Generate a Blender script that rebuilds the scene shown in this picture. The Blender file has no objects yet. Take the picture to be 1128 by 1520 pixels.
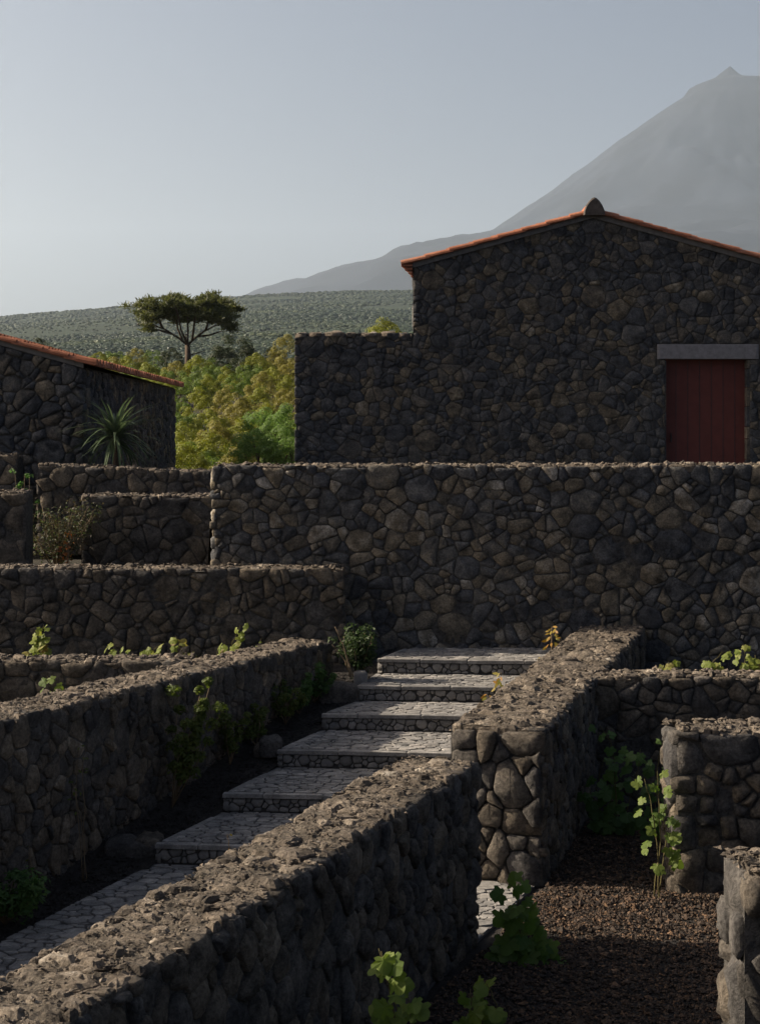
import bpy, math, random
import numpy as np
from mathutils import Vector, noise as mnoise

# ------------------------------------------------------------------ camera, light, exposure
R = math.radians
scene = bpy.context.scene
col = scene.collection
F, CX, HY, EYE = 2400.0, 564.0, 640.0, 3.29          # focal length and horizon in photo pixels, eye height in metres
cam_data = bpy.data.cameras.new('camera')
cam_data.sensor_fit = 'VERTICAL'; cam_data.sensor_height = 36.0
cam_data.lens = F / 1520 * 36.0
cam_data.shift_y = -(760 - HY) / 1520
cam_data.clip_start = 0.1; cam_data.clip_end = 60000
cam = bpy.data.objects.new('camera', cam_data); col.objects.link(cam)
cam.location = (0, 0, EYE); cam.rotation_euler = (R(90), 0, 0)
scene.camera = cam

SUN_EL, SUN_A = R(29), R(9)                           # elevation; how far behind the picture plane the sun stands, on the left
sun_dir = Vector((-math.cos(SUN_A) * math.cos(SUN_EL), math.sin(SUN_A) * math.cos(SUN_EL), math.sin(SUN_EL)))
world = bpy.data.worlds.new('World'); scene.world = world; world.use_nodes = True
wn, wl = world.node_tree.nodes, world.node_tree.links
sky = wn.new('ShaderNodeTexSky'); sky.sky_type = 'NISHITA'; sky.sun_disc = False
sky.sun_elevation = SUN_EL
sky.sun_rotation = math.atan2(sun_dir.x, sun_dir.y)
sky.altitude = 50; sky.air_density = .68; sky.dust_density = 7.5; sky.ozone_density = .5
wl.new(sky.outputs[0], wn['Background'].inputs[0]); wn['Background'].inputs[1].default_value = 0.057
sl = bpy.data.lights.new('sun', 'SUN'); sl.energy = 5.0; sl.angle = R(0.6); sl.color = (1.0, 0.86, 0.68)
so = bpy.data.objects.new('sun', sl); col.objects.link(so)
so.rotation_euler = sun_dir.to_track_quat('Z', 'Y').to_euler(); so.location = (-30, 10, 40)
vs = scene.view_settings
vs.view_transform = 'Standard'; vs.look = 'None'; vs.gamma = 1.0; vs.use_curve_mapping = False; vs.exposure = 1.14
scene.render.engine = 'CYCLES'
scene.cycles.use_denoising = True
scene.cycles.max_bounces = 6; scene.cycles.diffuse_bounces = 3; scene.cycles.transmission_bounces = 3
scene.cycles.volume_bounces = 1; scene.cycles.transparent_max_bounces = 4
HAZE_DENSITY = 4.4e-5

# ------------------------------------------------------------------ helpers
rng = random.Random(7)
def px(x, y, D):                                       # a photo pixel at distance D -> world point
    return Vector(((x - CX) / F * D, D, EYE - (y - HY) / F * D))
def pz(y, D): return EYE - (y - HY) / F * D
def pxx(x, D): return (x - CX) / F * D

def tag(o, label=None, cat=None, group=None, kind=None):
    if label: o['label'] = label
    if cat: o['category'] = cat
    if group: o['group'] = group
    if kind: o['kind'] = kind
    return o
def empty(name, loc=(0, 0, 0), label=None, cat=None, group=None):
    o = bpy.data.objects.new(name, None); col.objects.link(o); o.location = loc; o.empty_display_size = .1
    return tag(o, label, cat, group)
def wpos(o):
    v = Vector(o.location)
    while o.parent: o = o.parent; v += Vector(o.location)
    return v
def obj(name, verts, faces, mat, parent=None, smooth=False, origin=None, kind=None):
    me = bpy.data.meshes.new(name)
    org = Vector(origin) if origin is not None else Vector((0, 0, 0))
    va = np.asarray(verts, dtype=np.float64).reshape(-1, 3) - np.array(org)
    me.from_pydata(va.tolist(), [], faces); me.update()
    if smooth: me.polygons.foreach_set('use_smooth', np.ones(len(me.polygons), dtype=bool))
    me.materials.append(mat)
    o = bpy.data.objects.new(name, me); col.objects.link(o)
    if parent is not None:
        o.parent = parent; o.location = org - wpos(parent)
    else: o.location = org
    if kind: o['kind'] = kind
    return o
def inst(name, me, loc, rot=None, scale=1.0, parent=None):   # an object sharing mesh data; loc is in world space
    o = bpy.data.objects.new(name, me); col.objects.link(o)
    l = Vector(loc)
    if parent is not None: o.parent = parent; l = l - wpos(parent)
    o.location = l
    if rot is not None: o.rotation_euler = rot
    o.scale = (scale,) * 3 if isinstance(scale, (int, float)) else scale
    return o
def struct(o): o['kind'] = 'structure'; return o

class MB:                                              # collects geometry for one mesh
    def __init__(s): s.v = []; s.f = []
    def add(s, v, f):
        b = len(s.v); s.v.extend([tuple(p) for p in v]); s.f.extend([tuple(i + b for i in q) for q in f])
    def box(s, lo, hi):
        (a, b, c), (d, e, g) = lo, hi
        s.add([(a,b,c),(d,b,c),(d,e,c),(a,e,c),(a,b,g),(d,b,g),(d,e,g),(a,e,g)],
              [(0,3,2,1),(4,5,6,7),(0,1,5,4),(1,2,6,5),(2,3,7,6),(3,0,4,7)])
    def prism(s, poly, z0, z1):                        # poly CCW in xy; z1 may be a list
        n = len(poly); zt = z1 if isinstance(z1, (list, tuple)) else [z1] * n
        v = [(p[0], p[1], z0) for p in poly] + [(p[0], p[1], z) for p, z in zip(poly, zt)]
        f = [tuple(range(n - 1, -1, -1)), tuple(range(n, 2 * n))]
        f += [(i, (i + 1) % n, n + (i + 1) % n, n + i) for i in range(n)]
        s.add(v, f)
    def tube(s, pts, rad, seg=6):
        pts = [Vector(p) for p in pts]; n = len(pts); v = []; f = []
        if isinstance(rad, (int, float)): rad = [rad] * n
        ref = Vector((.31, .77, .55))
        for i, p in enumerate(pts):
            d = (pts[min(i + 1, n - 1)] - pts[max(i - 1, 0)]).normalized()
            a = d.cross(ref).normalized(); b = d.cross(a)
            for k in range(seg):
                t = 2 * math.pi * k / seg
                v.append(p + (a * math.cos(t) + b * math.sin(t)) * rad[i])
        for i in range(n - 1):
            for k in range(seg):
                k2 = (k + 1) % seg
                f.append((i * seg + k, i * seg + k2, (i + 1) * seg + k2, (i + 1) * seg + k))
        f.append(tuple(range(seg - 1, -1, -1))); f.append(tuple((n - 1) * seg + k for k in range(seg)))
        s.add(v, f)
    def build(s, name, mat, parent=None, smooth=False, origin=None, kind=None):
        return obj(name, s.v, s.f, mat, parent, smooth, origin, kind)

# ------------------------------------------------------------------ materials
def newmat(name):
    m = bpy.data.materials.new(name); m.use_nodes = True
    nt = m.node_tree; return m, nt.nodes, nt.links, nt.nodes['Principled BSDF']
def ramp(n, stops, interp='LINEAR'):
    r = n.new('ShaderNodeValToRGB'); e = r.color_ramp.elements; r.color_ramp.interpolation = interp
    while len(e) < len(stops): e.new(0.5)
    for el, (p, c) in zip(e, stops): el.position = p; el.color = (*c, 1)
    return r
def noise_node(n, l, coord, scale, detail=6, rough=.6):
    t = n.new('ShaderNodeTexNoise'); t.inputs['Scale'].default_value = scale
    t.inputs['Detail'].default_value = detail; t.inputs['Roughness'].default_value = rough
    l.new(coord, t.inputs['Vector']); return t
def rock(name, stops, scale=14.0, bump=.9, dist=.035, speck=.42, speck_col=(.26, .245, .22), rough=.95, vary=.6, grain=.6, gain=1.0):
    m, n, l, b = newmat(name)
    g = n.new('ShaderNodeNewGeometry'); oi = n.new('ShaderNodeObjectInfo')
    ad = n.new('ShaderNodeMath'); ad.operation = 'ADD'
    l.new(oi.outputs['Random'], ad.inputs[0]); l.new(g.outputs['Random Per Island'], ad.inputs[1])
    fr = n.new('ShaderNodeMath'); fr.operation = 'FRACT'; l.new(ad.outputs[0], fr.inputs[0])
    rp = ramp(n, stops); big = noise_node(n, l, g.outputs['Position'], scale * .45, 6, .65)
    sc = n.new('ShaderNodeMath'); sc.operation = 'MULTIPLY_ADD'; l.new(fr.outputs[0], sc.inputs[0]); sc.inputs[1].default_value = .82; sc.inputs[2].default_value = -.21
    s2 = n.new('ShaderNodeMath'); s2.operation = 'MULTIPLY_ADD'; l.new(big.outputs[0], s2.inputs[0]); s2.inputs[1].default_value = .6; l.new(sc.outputs[0], s2.inputs[2])
    l.new(s2.outputs[0], rp.inputs[0])
    mr = n.new('ShaderNodeMapRange'); mr.inputs[1].default_value = .3; mr.inputs[2].default_value = .7
    mr.inputs[3].default_value = gain * (1 - vary); mr.inputs[4].default_value = gain * (1 + vary); l.new(big.outputs[0], mr.inputs[0])
    mx = n.new('ShaderNodeMix'); mx.data_type = 'RGBA'; mx.blend_type = 'MULTIPLY'; mx.inputs[0].default_value = 1
    l.new(rp.outputs[0], mx.inputs[6]); l.new(mr.outputs[0], mx.inputs[7])
    gn_ = noise_node(n, l, g.outputs['Position'], scale * 3.5, 8, .75); gm = n.new('ShaderNodeMapRange')
    gm.inputs[1].default_value = .32; gm.inputs[2].default_value = .68; gm.inputs[3].default_value = 1 - grain; gm.inputs[4].default_value = 1 + grain; l.new(gn_.outputs[0], gm.inputs[0])
    mg = n.new('ShaderNodeMix'); mg.data_type = 'RGBA'; mg.blend_type = 'MULTIPLY'; mg.inputs[0].default_value = 1
    l.new(mx.outputs[2], mg.inputs[6]); l.new(gm.outputs[0], mg.inputs[7]); mx = mg
    sp = noise_node(n, l, g.outputs['Position'], scale * 1.6, 8, .72)      # pale lichen and dust specks
    sr = n.new('ShaderNodeMapRange'); sr.inputs[1].default_value = .60; sr.inputs[2].default_value = .72
    sr.inputs[4].default_value = speck; l.new(sp.outputs[0], sr.inputs[0])
    m2 = n.new('ShaderNodeMix'); m2.data_type = 'RGBA'; l.new(sr.outputs[0], m2.inputs[0])
    l.new(mx.outputs[2], m2.inputs[6]); m2.inputs[7].default_value = (*speck_col, 1)
    l.new(m2.outputs[2], b.inputs['Base Color'])
    b.inputs['Roughness'].default_value = rough; b.inputs['Specular IOR Level'].default_value = .2
    fine = noise_node(n, l, g.outputs['Position'], scale * 1.5, 11, .74)
    bp = n.new('ShaderNodeBump'); bp.inputs['Strength'].default_value = bump; bp.inputs['Distance'].default_value = dist
    l.new(fine.outputs[0], bp.inputs['Height']); l.new(bp.outputs[0], b.inputs['Normal'])
    return m
def plain(name, c, scale=12., vary=.35, bump=.25, dist=.01, rough=.9, spec=.2):
    m, n, l, b = newmat(name)
    g = n.new('ShaderNodeNewGeometry'); t = noise_node(n, l, g.outputs['Position'], scale, 7)
    mr = n.new('ShaderNodeMapRange'); mr.inputs[1].default_value = .3; mr.inputs[2].default_value = .7
    mr.inputs[3].default_value = 1 - vary; mr.inputs[4].default_value = 1 + vary; l.new(t.outputs[0], mr.inputs[0])
    mx = n.new('ShaderNodeMix'); mx.data_type = 'RGBA'; mx.blend_type = 'MULTIPLY'; mx.inputs[0].default_value = 1
    mx.inputs[6].default_value = (*c, 1); l.new(mr.outputs[0], mx.inputs[7]); l.new(mx.outputs[2], b.inputs['Base Color'])
    b.inputs['Roughness'].default_value = rough; b.inputs['Specular IOR Level'].default_value = spec
    if bump:
        f = noise_node(n, l, g.outputs['Position'], scale * 3, 8)
        bp = n.new('ShaderNodeBump'); bp.inputs['Strength'].default_value = bump; bp.inputs['Distance'].default_value = dist
        l.new(f.outputs[0], bp.inputs['Height']); l.new(bp.outputs[0], b.inputs['Normal'])
    return m
def leafmat(name, stops, trans=.45, rough=.55, tint=None, pos=None):
    m, n, l, b = newmat(name)
    oi = n.new('ShaderNodeObjectInfo'); g = n.new('ShaderNodeNewGeometry')
    ad = n.new('ShaderNodeMath'); ad.operation = 'ADD'
    l.new(oi.outputs['Random'], ad.inputs[0]); l.new(g.outputs['Random Per Island'], ad.inputs[1])
    fr = n.new('ShaderNodeMath'); fr.operation = 'FRACT'; l.new(ad.outputs[0], fr.inputs[0])
    src = fr.outputs[0]
    if pos:                                            # broad patches over a whole wood
        t = noise_node(n, l, g.outputs['Position'], pos, 4); mixf = n.new('ShaderNodeMath'); mixf.operation = 'MULTIPLY_ADD'
        l.new(fr.outputs[0], mixf.inputs[0]); mixf.inputs[1].default_value = .45
        mr = n.new('ShaderNodeMapRange'); mr.inputs[1].default_value = .35; mr.inputs[2].default_value = .65; mr.inputs[4].default_value = .55
        l.new(t.outputs[0], mr.inputs[0]); l.new(mr.outputs[0], mixf.inputs[2]); src = mixf.outputs[0]
    rp = ramp(n, stops); l.new(src, rp.inputs[0])
    l.new(rp.outputs[0], b.inputs['Base Color']); b.inputs['Roughness'].default_value = rough
    b.inputs['Specular IOR Level'].default_value = .25
    tr = n.new('ShaderNodeBsdfTranslucent'); hs = n.new('ShaderNodeHueSaturation')
    hs.inputs['Saturation'].default_value = 1.15; hs.inputs['Value'].default_value = 1.5
    l.new(rp.outputs[0], hs.inputs['Color']); l.new(hs.outputs[0], tr.inputs[0])
    mx = n.new('ShaderNodeMixShader'); mx.inputs[0].default_value = trans
    l.new(b.outputs[0], mx.inputs[1]); l.new(tr.outputs[0], mx.inputs[2]); l.new(mx.outputs[0], n['Material Output'].inputs[0])
    return m

BLUE, GREY, BROWN, OLIVE, TAN = (.047, .048, .052), (.074, .071, .068), (.095, .073, .050), (.118, .094, .060), (.175, .145, .105)
M_BAS = rock('basalt_rubble', [(0, (.042, .044, .048)), (.25, (.058, .059, .062)), (.45, (.080, .079, .077)), (.6, (.10, .088, .07)), (.76, (.13, .109, .08)), (.88, (.165, .147, .12)), (1, (.24, .225, .20))], gain=1.28)
M_HOUSE = rock('basalt_house', [(0, (.042, .045, .050)), (.35, (.058, .060, .064)), (.58, (.082, .081, .080)), (.76, (.096, .083, .066)), (.92, (.13, .11, .08)), (1, (.175, .155, .125))], scale=12, gain=1.22)
M_NEAR = rock('basalt_near', [(0, (.052, .051, .052)), (.35, (.076, .070, .064)), (.7, (.10, .084, .066)), (.9, (.125, .103, .077)), (1, (.17, .145, .115))], scale=11, bump=1.0, dist=.04, speck=.3, gain=1.15)
M_CAP = rock('weathered_cap_stone', [(0, (.075, .063, .052)), (.35, (.105, .088, .071)), (.7, (.14, .115, .09)), (.92, (.175, .148, .118)), (1, (.23, .21, .18))],
             scale=16, bump=.9, dist=.03, speck=.55, speck_col=(.36, .345, .32))
M_CORE = plain('rubble_mortar', (.080, .075, .069), 26, .6, 1.0, .03)
M_CAPM = rock('cap_mortar', [(0, (.10, .085, .068)), (1, (.115, .095, .075))], scale=26, bump=1.0, dist=.03, speck=.3, speck_col=(.27, .24, .2))
M_PAVE = rock('grey_paving', [(0, (.14, .137, .133)), (.5, (.195, .188, .18)), (.85, (.24, .228, .212)), (1, (.30, .28, .258))], scale=18, bump=.35, dist=.008, speck=.12, speck_col=(.5, .48, .45), vary=.38, grain=.4)
M_RISER = rock('grey_riser', [(0, (.14, .137, .133)), (.6, (.19, .182, .172)), (1, (.25, .236, .22))], scale=16, bump=.5, dist=.012, speck=.12, speck_col=(.4, .38, .36), vary=.25, grain=.25)
M_JOINT = plain('dark_joint', (.075, .072, .07), 30, .3, .4, .01)
M_SOIL = plain('black_volcanic_soil', (.030, .027, .025), 22, .5, 1.0, .03)
M_GRAV = rock('volcanic_gravel', [(0, (.028, .024, .022)), (.45, (.05, .038, .03)), (.8, (.085, .056, .038)), (.95, (.14, .085, .05)), (1, (.2, .14, .09))], scale=40, bump=.5, dist=.008, speck=.1)
M_TILE = rock('terracotta_tile', [(0, (.24, .092, .052)), (.6, (.31, .118, .064)), (1, (.37, .17, .105))], scale=10, bump=.25, dist=.006, speck=.1, speck_col=(.4, .28, .2), rough=.8, vary=.25, grain=.2)
M_MORT = plain('grey_mortar', (.16, .155, .15), 14, .25, .4, .01)
M_LINT = plain('concrete_lintel', (.21, .205, .215), 18, .22, .4, .006)
M_DOOR = plain('dark_red_door_paint', (.135, .038, .030), 6, .18, .15, .003, rough=.6, spec=.3)
M_METAL = plain('dark_iron', (.03, .03, .032), 10, .2, 0, rough=.5, spec=.5)
M_BARK = plain('bark', (.085, .062, .045), 30, .4, .8, .02)
M_TWIG = plain('dry_stem', (.16, .12, .075), 40, .3, .3, .004)
M_VSTEM = plain('vine_stem', (.10, .085, .035), 40, .3, .3, .004)
M_VINE = leafmat('vine_leaf', [(0, (.085, .135, .028)), (.5, (.115, .165, .034)), (1, (.155, .20, .045))], .5)
M_VINEY = leafmat('young_vine_leaf', [(0, (.14, .18, .035)), (.55, (.19, .225, .045)), (.85, (.24, .25, .07)), (1, (.22, .16, .06))], .5)
M_FERNV = leafmat('mid_vine_leaf', [(0, (.07, .13, .03)), (.6, (.10, .165, .038)), (1, (.14, .20, .05))], .45)
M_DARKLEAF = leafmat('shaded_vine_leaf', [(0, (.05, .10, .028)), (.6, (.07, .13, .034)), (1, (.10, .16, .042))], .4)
M_AUTUMN = leafmat('yellow_sapling_leaf', [(0, (.25, .12, .025)), (.5, (.32, .19, .035)), (1, (.2, .2, .04))], .45)
M_HEATH = leafmat('heath_leaf', [(0, (.055, .08, .018)), (.5, (.08, .11, .024)), (1, (.12, .145, .034))], .4)
M_FERN = leafmat('fern_leaf', [(0, (.045, .10, .028)), (1, (.08, .145, .04))], .4)
M_BUSH = leafmat('laurel_leaf', [(0, (.028, .05, .018)), (1, (.045, .07, .022))], .3)
M_DRY = leafmat('dry_weed', [(0, (.045, .036, .02)), (.45, (.062, .052, .026)), (.7, (.045, .062, .022)), (1, (.06, .08, .028))], .3)
M_RED = leafmat('rust_weed_leaf', [(0, (.28, .08, .03)), (1, (.35, .16, .05))], .3)
M_YUC = leafmat('sword_leaf', [(0, (.055, .085, .042)), (1, (.11, .145, .075))], .25, rough=.45)
SH = [leafmat('shrub_leaf_olive', [(0, (.115, .13, .02)), (.5, (.165, .18, .028)), (1, (.225, .235, .042))], .3),
      leafmat('shrub_leaf_green', [(0, (.07, .11, .022)), (.5, (.10, .145, .03)), (1, (.145, .195, .042))], .3),
      leafmat('shrub_leaf_khaki', [(0, (.12, .112, .026)), (.5, (.18, .165, .038)), (1, (.24, .22, .058))], .3),
      leafmat('shrub_leaf_fresh', [(0, (.08, .14, .035)), (.6, (.12, .19, .05)), (1, (.17, .25, .075))], .4),
      leafmat('shrub_leaf_dark', [(0, (.022, .032, .012)), (1, (.04, .052, .018))], .2)]
M_PINE = leafmat('pine_needle', [(0, (.045, .055, .02)), (.6, (.075, .085, .03)), (1, (.12, .125, .042))], .3)
M_WOOD = leafmat('hill_forest', [(0, (.011, .021, .012)), (.4, (.018, .030, .015)), (.75, (.028, .042, .018)), (1, (.052, .064, .025))], .0, pos=.009)
M_HILL = plain('hill_scrub', (.02, .031, .016), .02, .4, 0)
M_MTN = plain('mountain_slope', (.011, .014, .021), .0022, .5, .0)
M_TERR = plain('terrace_ground', (.032, .029, .022), 3, .4, .6, .03)

# ------------------------------------------------------------------ stones
def clip(poly, nx, ny, c):                             # keep n.p <= c
    out = []; k = len(poly)
    for i in range(k):
        a, b = poly[i], poly[(i + 1) % k]
        da = nx * a[0] + ny * a[1] - c; db = nx * b[0] + ny * b[1] - c
        if da <= 0: out.append(a)
        if (da < 0 < db) or (db < 0 < da):
            t = da / (da - db); out.append((a[0] + (b[0] - a[0]) * t, a[1] + (b[1] - a[1]) * t))
    return out
def area(p):
    return .5 * sum(p[i][0] * p[(i + 1) % len(p)][1] - p[(i + 1) % len(p)][0] * p[i][1] for i in range(len(p))) if len(p) > 2 else 0
def centroid(p):
    A = area(p)
    if abs(A) < 1e-9: return (sum(q[0] for q in p) / len(p), sum(q[1] for q in p) / len(p))
    x = y = 0
    for i in range(len(p)):
        a, b = p[i], p[(i + 1) % len(p)]; k = a[0] * b[1] - b[0] * a[1]
        x += (a[0] + b[0]) * k; y += (a[1] + b[1]) * k
    return (x / (6 * A), y / (6 * A))
def inside(p, poly):
    return all((b[0] - a[0]) * (p[1] - a[1]) - (b[1] - a[1]) * (p[0] - a[0]) >= 0 for a, b in zip(poly, poly[1:] + poly[:1]))
def cells(region, r_lo, r_hi, gap, aspect=1.0, seed=0, holes=(), pw=1.7, skip=None, fill=.66):
    """Irregular stones of uneven size that fill a convex region: a packed power diagram. Returns CCW polygons."""
    rr = random.Random(seed)
    reg = [(x / aspect, y) for x, y in region]
    x0 = min(p[0] for p in reg); x1 = max(p[0] for p in reg); y0 = min(p[1] for p in reg); y1 = max(p[1] for p in reg)
    A = abs(area(reg)); rm = (r_lo + r_hi) / 2
    grid = {}; cs = 2.3 * r_hi; S = []; W = []
    levels = [r_hi * (r_lo / r_hi) ** (k / 6) for k in range(7)]
    edges = [(p[0], p[1], q[0] - p[0], q[1] - p[1]) for p, q in zip(reg, reg[1:] + reg[:1])]
    for li, r in enumerate(levels):
        tries = int((.55 if li < 1 else .8 if li < 3 else 1.5 if li < 5 else 5 if li < 6 else 16) * (x1 - x0) * (y1 - y0) / (math.pi * r * r)) + 10
        for _ in range(tries):
            x = x0 + (x1 - x0) * rr.random(); y = y0 + (y1 - y0) * rr.random(); q = r * (.85 + .25 * rr.random())
            gx, gy = int(x // cs), int(y // cs); ok = True
            for ax in (gx - 1, gx, gx + 1):
                for ay in (gy - 1, gy, gy + 1):
                    for (sx, sy, sq) in grid.get((ax, ay), ()):
                        if (sx - x) ** 2 + (sy - y) ** 2 < (fill * (sq + q)) ** 2 * 1.15: ok = False; break
                    if not ok: break
                if not ok: break
            if not ok: continue
            if any(dx * (y - ey) - dy * (x - ex) < 0 for ex, ey, dx, dy in edges): continue
            grid.setdefault((gx, gy), []).append((x, y, q)); S.append((x, y)); W.append(q * q)
    S = np.array(S); W = np.array(W)
    out = []
    hs = [(a / aspect, b, c / aspect, d) for a, b, c, d in holes]
    for i in range(len(S)):
        p = list(reg); d2 = ((S - S[i]) ** 2).sum(1); idx = np.argsort(d2)[1:26]
        for j in idx:
            dx, dy = S[j] - S[i]; d = math.hypot(dx, dy)
            if d > 4.5 * r_hi: break
            c = (S[j] @ S[j] - S[i] @ S[i] + W[i] - W[j]) / (2 * d)
            p = clip(p, dx / d, dy / d, c - gap / 2)
            if len(p) < 3: break
        if len(p) < 3: continue
        for (a, b, c, d) in hs:
            if max(q[0] for q in p) > a and min(q[0] for q in p) < c and max(q[1] for q in p) > b and min(q[1] for q in p) < d:
                opt = [clip(p, 1, 0, a - .008), clip(p, -1, 0, -c - .008), clip(p, 0, 1, b - .008), clip(p, 0, -1, -d - .008)]
                p = max(opt, key=lambda q: area(q)) if opt else []
                if len(p) < 3: break
        if len(p) < 3 or area(p) < .25 * math.pi * r_lo ** 2: continue
        p = [(x * aspect, y) for x, y in p]
        if skip and skip(centroid(p)): continue
        out.append(p)
    return out
def inset(p, d):
    q = list(p)
    for a, b in zip(p, p[1:] + p[:1]):
        ex, ey = b[0] - a[0], b[1] - a[1]; e = math.hypot(ex, ey)
        if e < 1e-6: continue
        nx, ny = ey / e, -ex / e; q = clip(q, nx, ny, nx * a[0] + ny * a[1] - d)
        if len(q) < 3: return []
    return q
def compact(p):
    per = sum(math.hypot(b[0] - a[0], b[1] - a[1]) for a, b in zip(p, p[1:] + p[:1])); return area(p) / max(per * per, 1e-9)
def masonry(region, r_lo, r_hi, gap, aspect=1.0, seed=0, holes=(), **kw):
    """Rubble masonry: uneven lumps, the larger ones broken by cracks into blocks of mixed size, as laid stones meet."""
    rr = random.Random(seed + 5000); out = []
    base = cells(region, r_hi * .55, r_hi * 1.25, 0., aspect, seed, holes, fill=.62)
    work = [(p, 0) for p in base]; hi = 3.6 * r_hi * r_hi; lo = 3.3 * r_lo * r_lo
    while work:
        p, g = work.pop(); A = area(p)
        target = math.exp(rr.uniform(math.log(max(lo, hi * .22)), math.log(hi * 1.15)))
        if rr.random() < .16: target = lo * 1.5
        elif rr.random() < .2: target = hi * 2
        best = None
        if A > target and g < 4:
            c = centroid(p); xs = [(x - c[0]) / aspect for x, y in p]; ys = [y - c[1] for x, y in p]
            sxx, syy, sxy = sum(a * a for a in xs), sum(b * b for b in ys), sum(a * b for a, b in zip(xs, ys))
            for _ in range(6):
                th = .5 * math.atan2(2 * sxy, sxx - syy) + rr.gauss(0, .3)       # cut across the long way
                nx, ny = math.cos(th), math.sin(th); d = [nx * x + ny * y for x, y in p]
                t = min(d) + (max(d) - min(d)) * rr.choice((rr.uniform(.3, .42), rr.uniform(.58, .7), rr.uniform(.42, .58)))
                qq = [clip(p, nx * sg, ny * sg, t * sg) for sg in (1, -1)]
                if min(len(q) for q in qq) < 3: continue
                k = min(compact(q) * (1 if len(q) > 3 else .6) for q in qq)
                if best is None or k > best[0]: best = (k, qq)
        if best and best[0] > .046: work += [(q, g + 1) for q in best[1]]; continue
        q = inset(p, gap / 2 * rr.uniform(.6, 1.5))
        if len(q) >= 3 and area(q) > lo * .12: out.append(q)
    return out
def stone_geo(poly, fr, depth, n0, bulge, rr, round_=.15, jit=.05, tilt=.05, bev=.07, flat=False):
    O, U, V, N = fr
    pts = []
    k = len(poly); size = math.sqrt(max(area(poly), 1e-5))
    for i in range(k):                                 # cut the corners, wobble the edges
        a, b = poly[i], poly[(i + 1) % k]; e = math.hypot(b[0] - a[0], b[1] - a[1])
        if e < .12 * size: pts.append(((a[0] + b[0]) / 2, (a[1] + b[1]) / 2)); continue
        t = round_ * rr.uniform(.7, 1.2)
        pts.append((a[0] + (b[0] - a[0]) * t, a[1] + (b[1] - a[1]) * t))
        if e > .75 * size and not flat:
            w = rr.uniform(-.03, .03) * size
            pts.append(((a[0] + b[0]) / 2 + (b[1] - a[1]) / e * w, (a[1] + b[1]) / 2 - (b[0] - a[0]) / e * w))
        pts.append((b[0] + (a[0] - b[0]) * t, b[1] + (a[1] - b[1]) * t))
    c = centroid(pts); m = len(pts)
    tu, tv = rr.uniform(-tilt, tilt), rr.uniform(-tilt, tilt)
    def P(u, v, n):
        n += (u - c[0]) * tu + (v - c[1]) * tv
        return O + U * u + V * v + N * n
    rings = [(1.0, -depth, 0), (1.0, -bev * size * .5, 0), (.92, -.12 * size * bev, .35), (.62, bulge, 1)] if not flat else \
            [(1.0, -depth, 0), (1.0, -.006, 0), (.96, 0, .1)]
    v = []
    for (s, h, j) in rings:
        for (u_, v_) in pts:
            q = s * (1 + j * rr.uniform(-.08, .08) * (0 if flat else 1))
            v.append(P(c[0] + (u_ - c[0]) * q, c[1] + (v_ - c[1]) * q, n0 + h + j * rr.uniform(-jit, jit) * size))
    f = []
    for r in range(len(rings) - 1):
        for i in range(m):
            i2 = (i + 1) % m
            f.append((r * m + i, r * m + i2, (r + 1) * m + i2, (r + 1) * m + i))
    if flat: f.append(tuple((len(rings) - 1) * m + i for i in range(m)))
    else:
        v.append(P(c[0], c[1], n0 + bulge * 1.05 + rr.uniform(-jit, jit) * size)); q = len(v) - 1; b = (len(rings) - 1) * m
        f += [(b + i, b + (i + 1) % m, q) for i in range(m)]
    return v, f, P(c[0], c[1], n0)
BUDGET = {}
def lay(root, name, polys, fr, mat, seed, depth=.12, n=(-.01, .02), bulge=(.006, .022), limit=290, smooth=True, flat=False, **kw):
    """Stones of one face as single objects, the largest first; past the limit the rest is one joined part."""
    rr = random.Random(seed); key = (root.name, name); rest = MB()
    for p in sorted(polys, key=lambda q: -area(q)):
        v, f, c = stone_geo(p, fr, depth, rr.uniform(*n), rr.uniform(*bulge), rr, flat=flat, **kw)
        if BUDGET.get(key, 0) < limit:
            BUDGET[key] = BUDGET.get(key, 0) + 1
            obj(name, v, f, mat, root, smooth, origin=c)
        else: rest.add(v, f)
    if rest.v: rest.build('small_' + name if not name.startswith('small') else name, mat, root, smooth, kind='stuff')
def chips(root, n, sampler, size, mat, name='loose_chips', seed=1, squash=.6):
    """Loose fragments too small to pick apart: one joined part."""
    rr = np.random.RandomState(seed)
    base = np.array([(1,0,0),(-1,0,0),(0,1,0),(0,-1,0),(0,0,1),(0,0,-1)], float)
    fc = [(0,2,4),(2,1,4),(1,3,4),(3,0,4),(2,0,5),(1,2,5),(3,1,5),(0,3,5)]
    V = []; Fa = []
    for i in range(n):
        c = np.array(sampler(rr)); s = rr.uniform(*size) * (1 + (rr.rand() < .06) * 1.0)
        q = base * (1 + rr.uniform(-.35, .35, (6, 3))) * s * np.array([rr.uniform(.8, 1.4), rr.uniform(.7, 1.2), squash * rr.uniform(.7, 1.3)])
        a = rr.uniform(0, 6.28); ca, sa = math.cos(a), math.sin(a)
        q = q @ np.array([[ca, sa, 0], [-sa, ca, 0], [0, 0, 1]]) + rr.uniform(-.25, .25, (6, 3)) * s
        b = len(V) * 6; V.append(q + c); Fa += [(x + b, y + b, z + b) for x, y, z in fc]
    return obj(name, np.concatenate(V), Fa, mat, root, kind='stuff')

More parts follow.
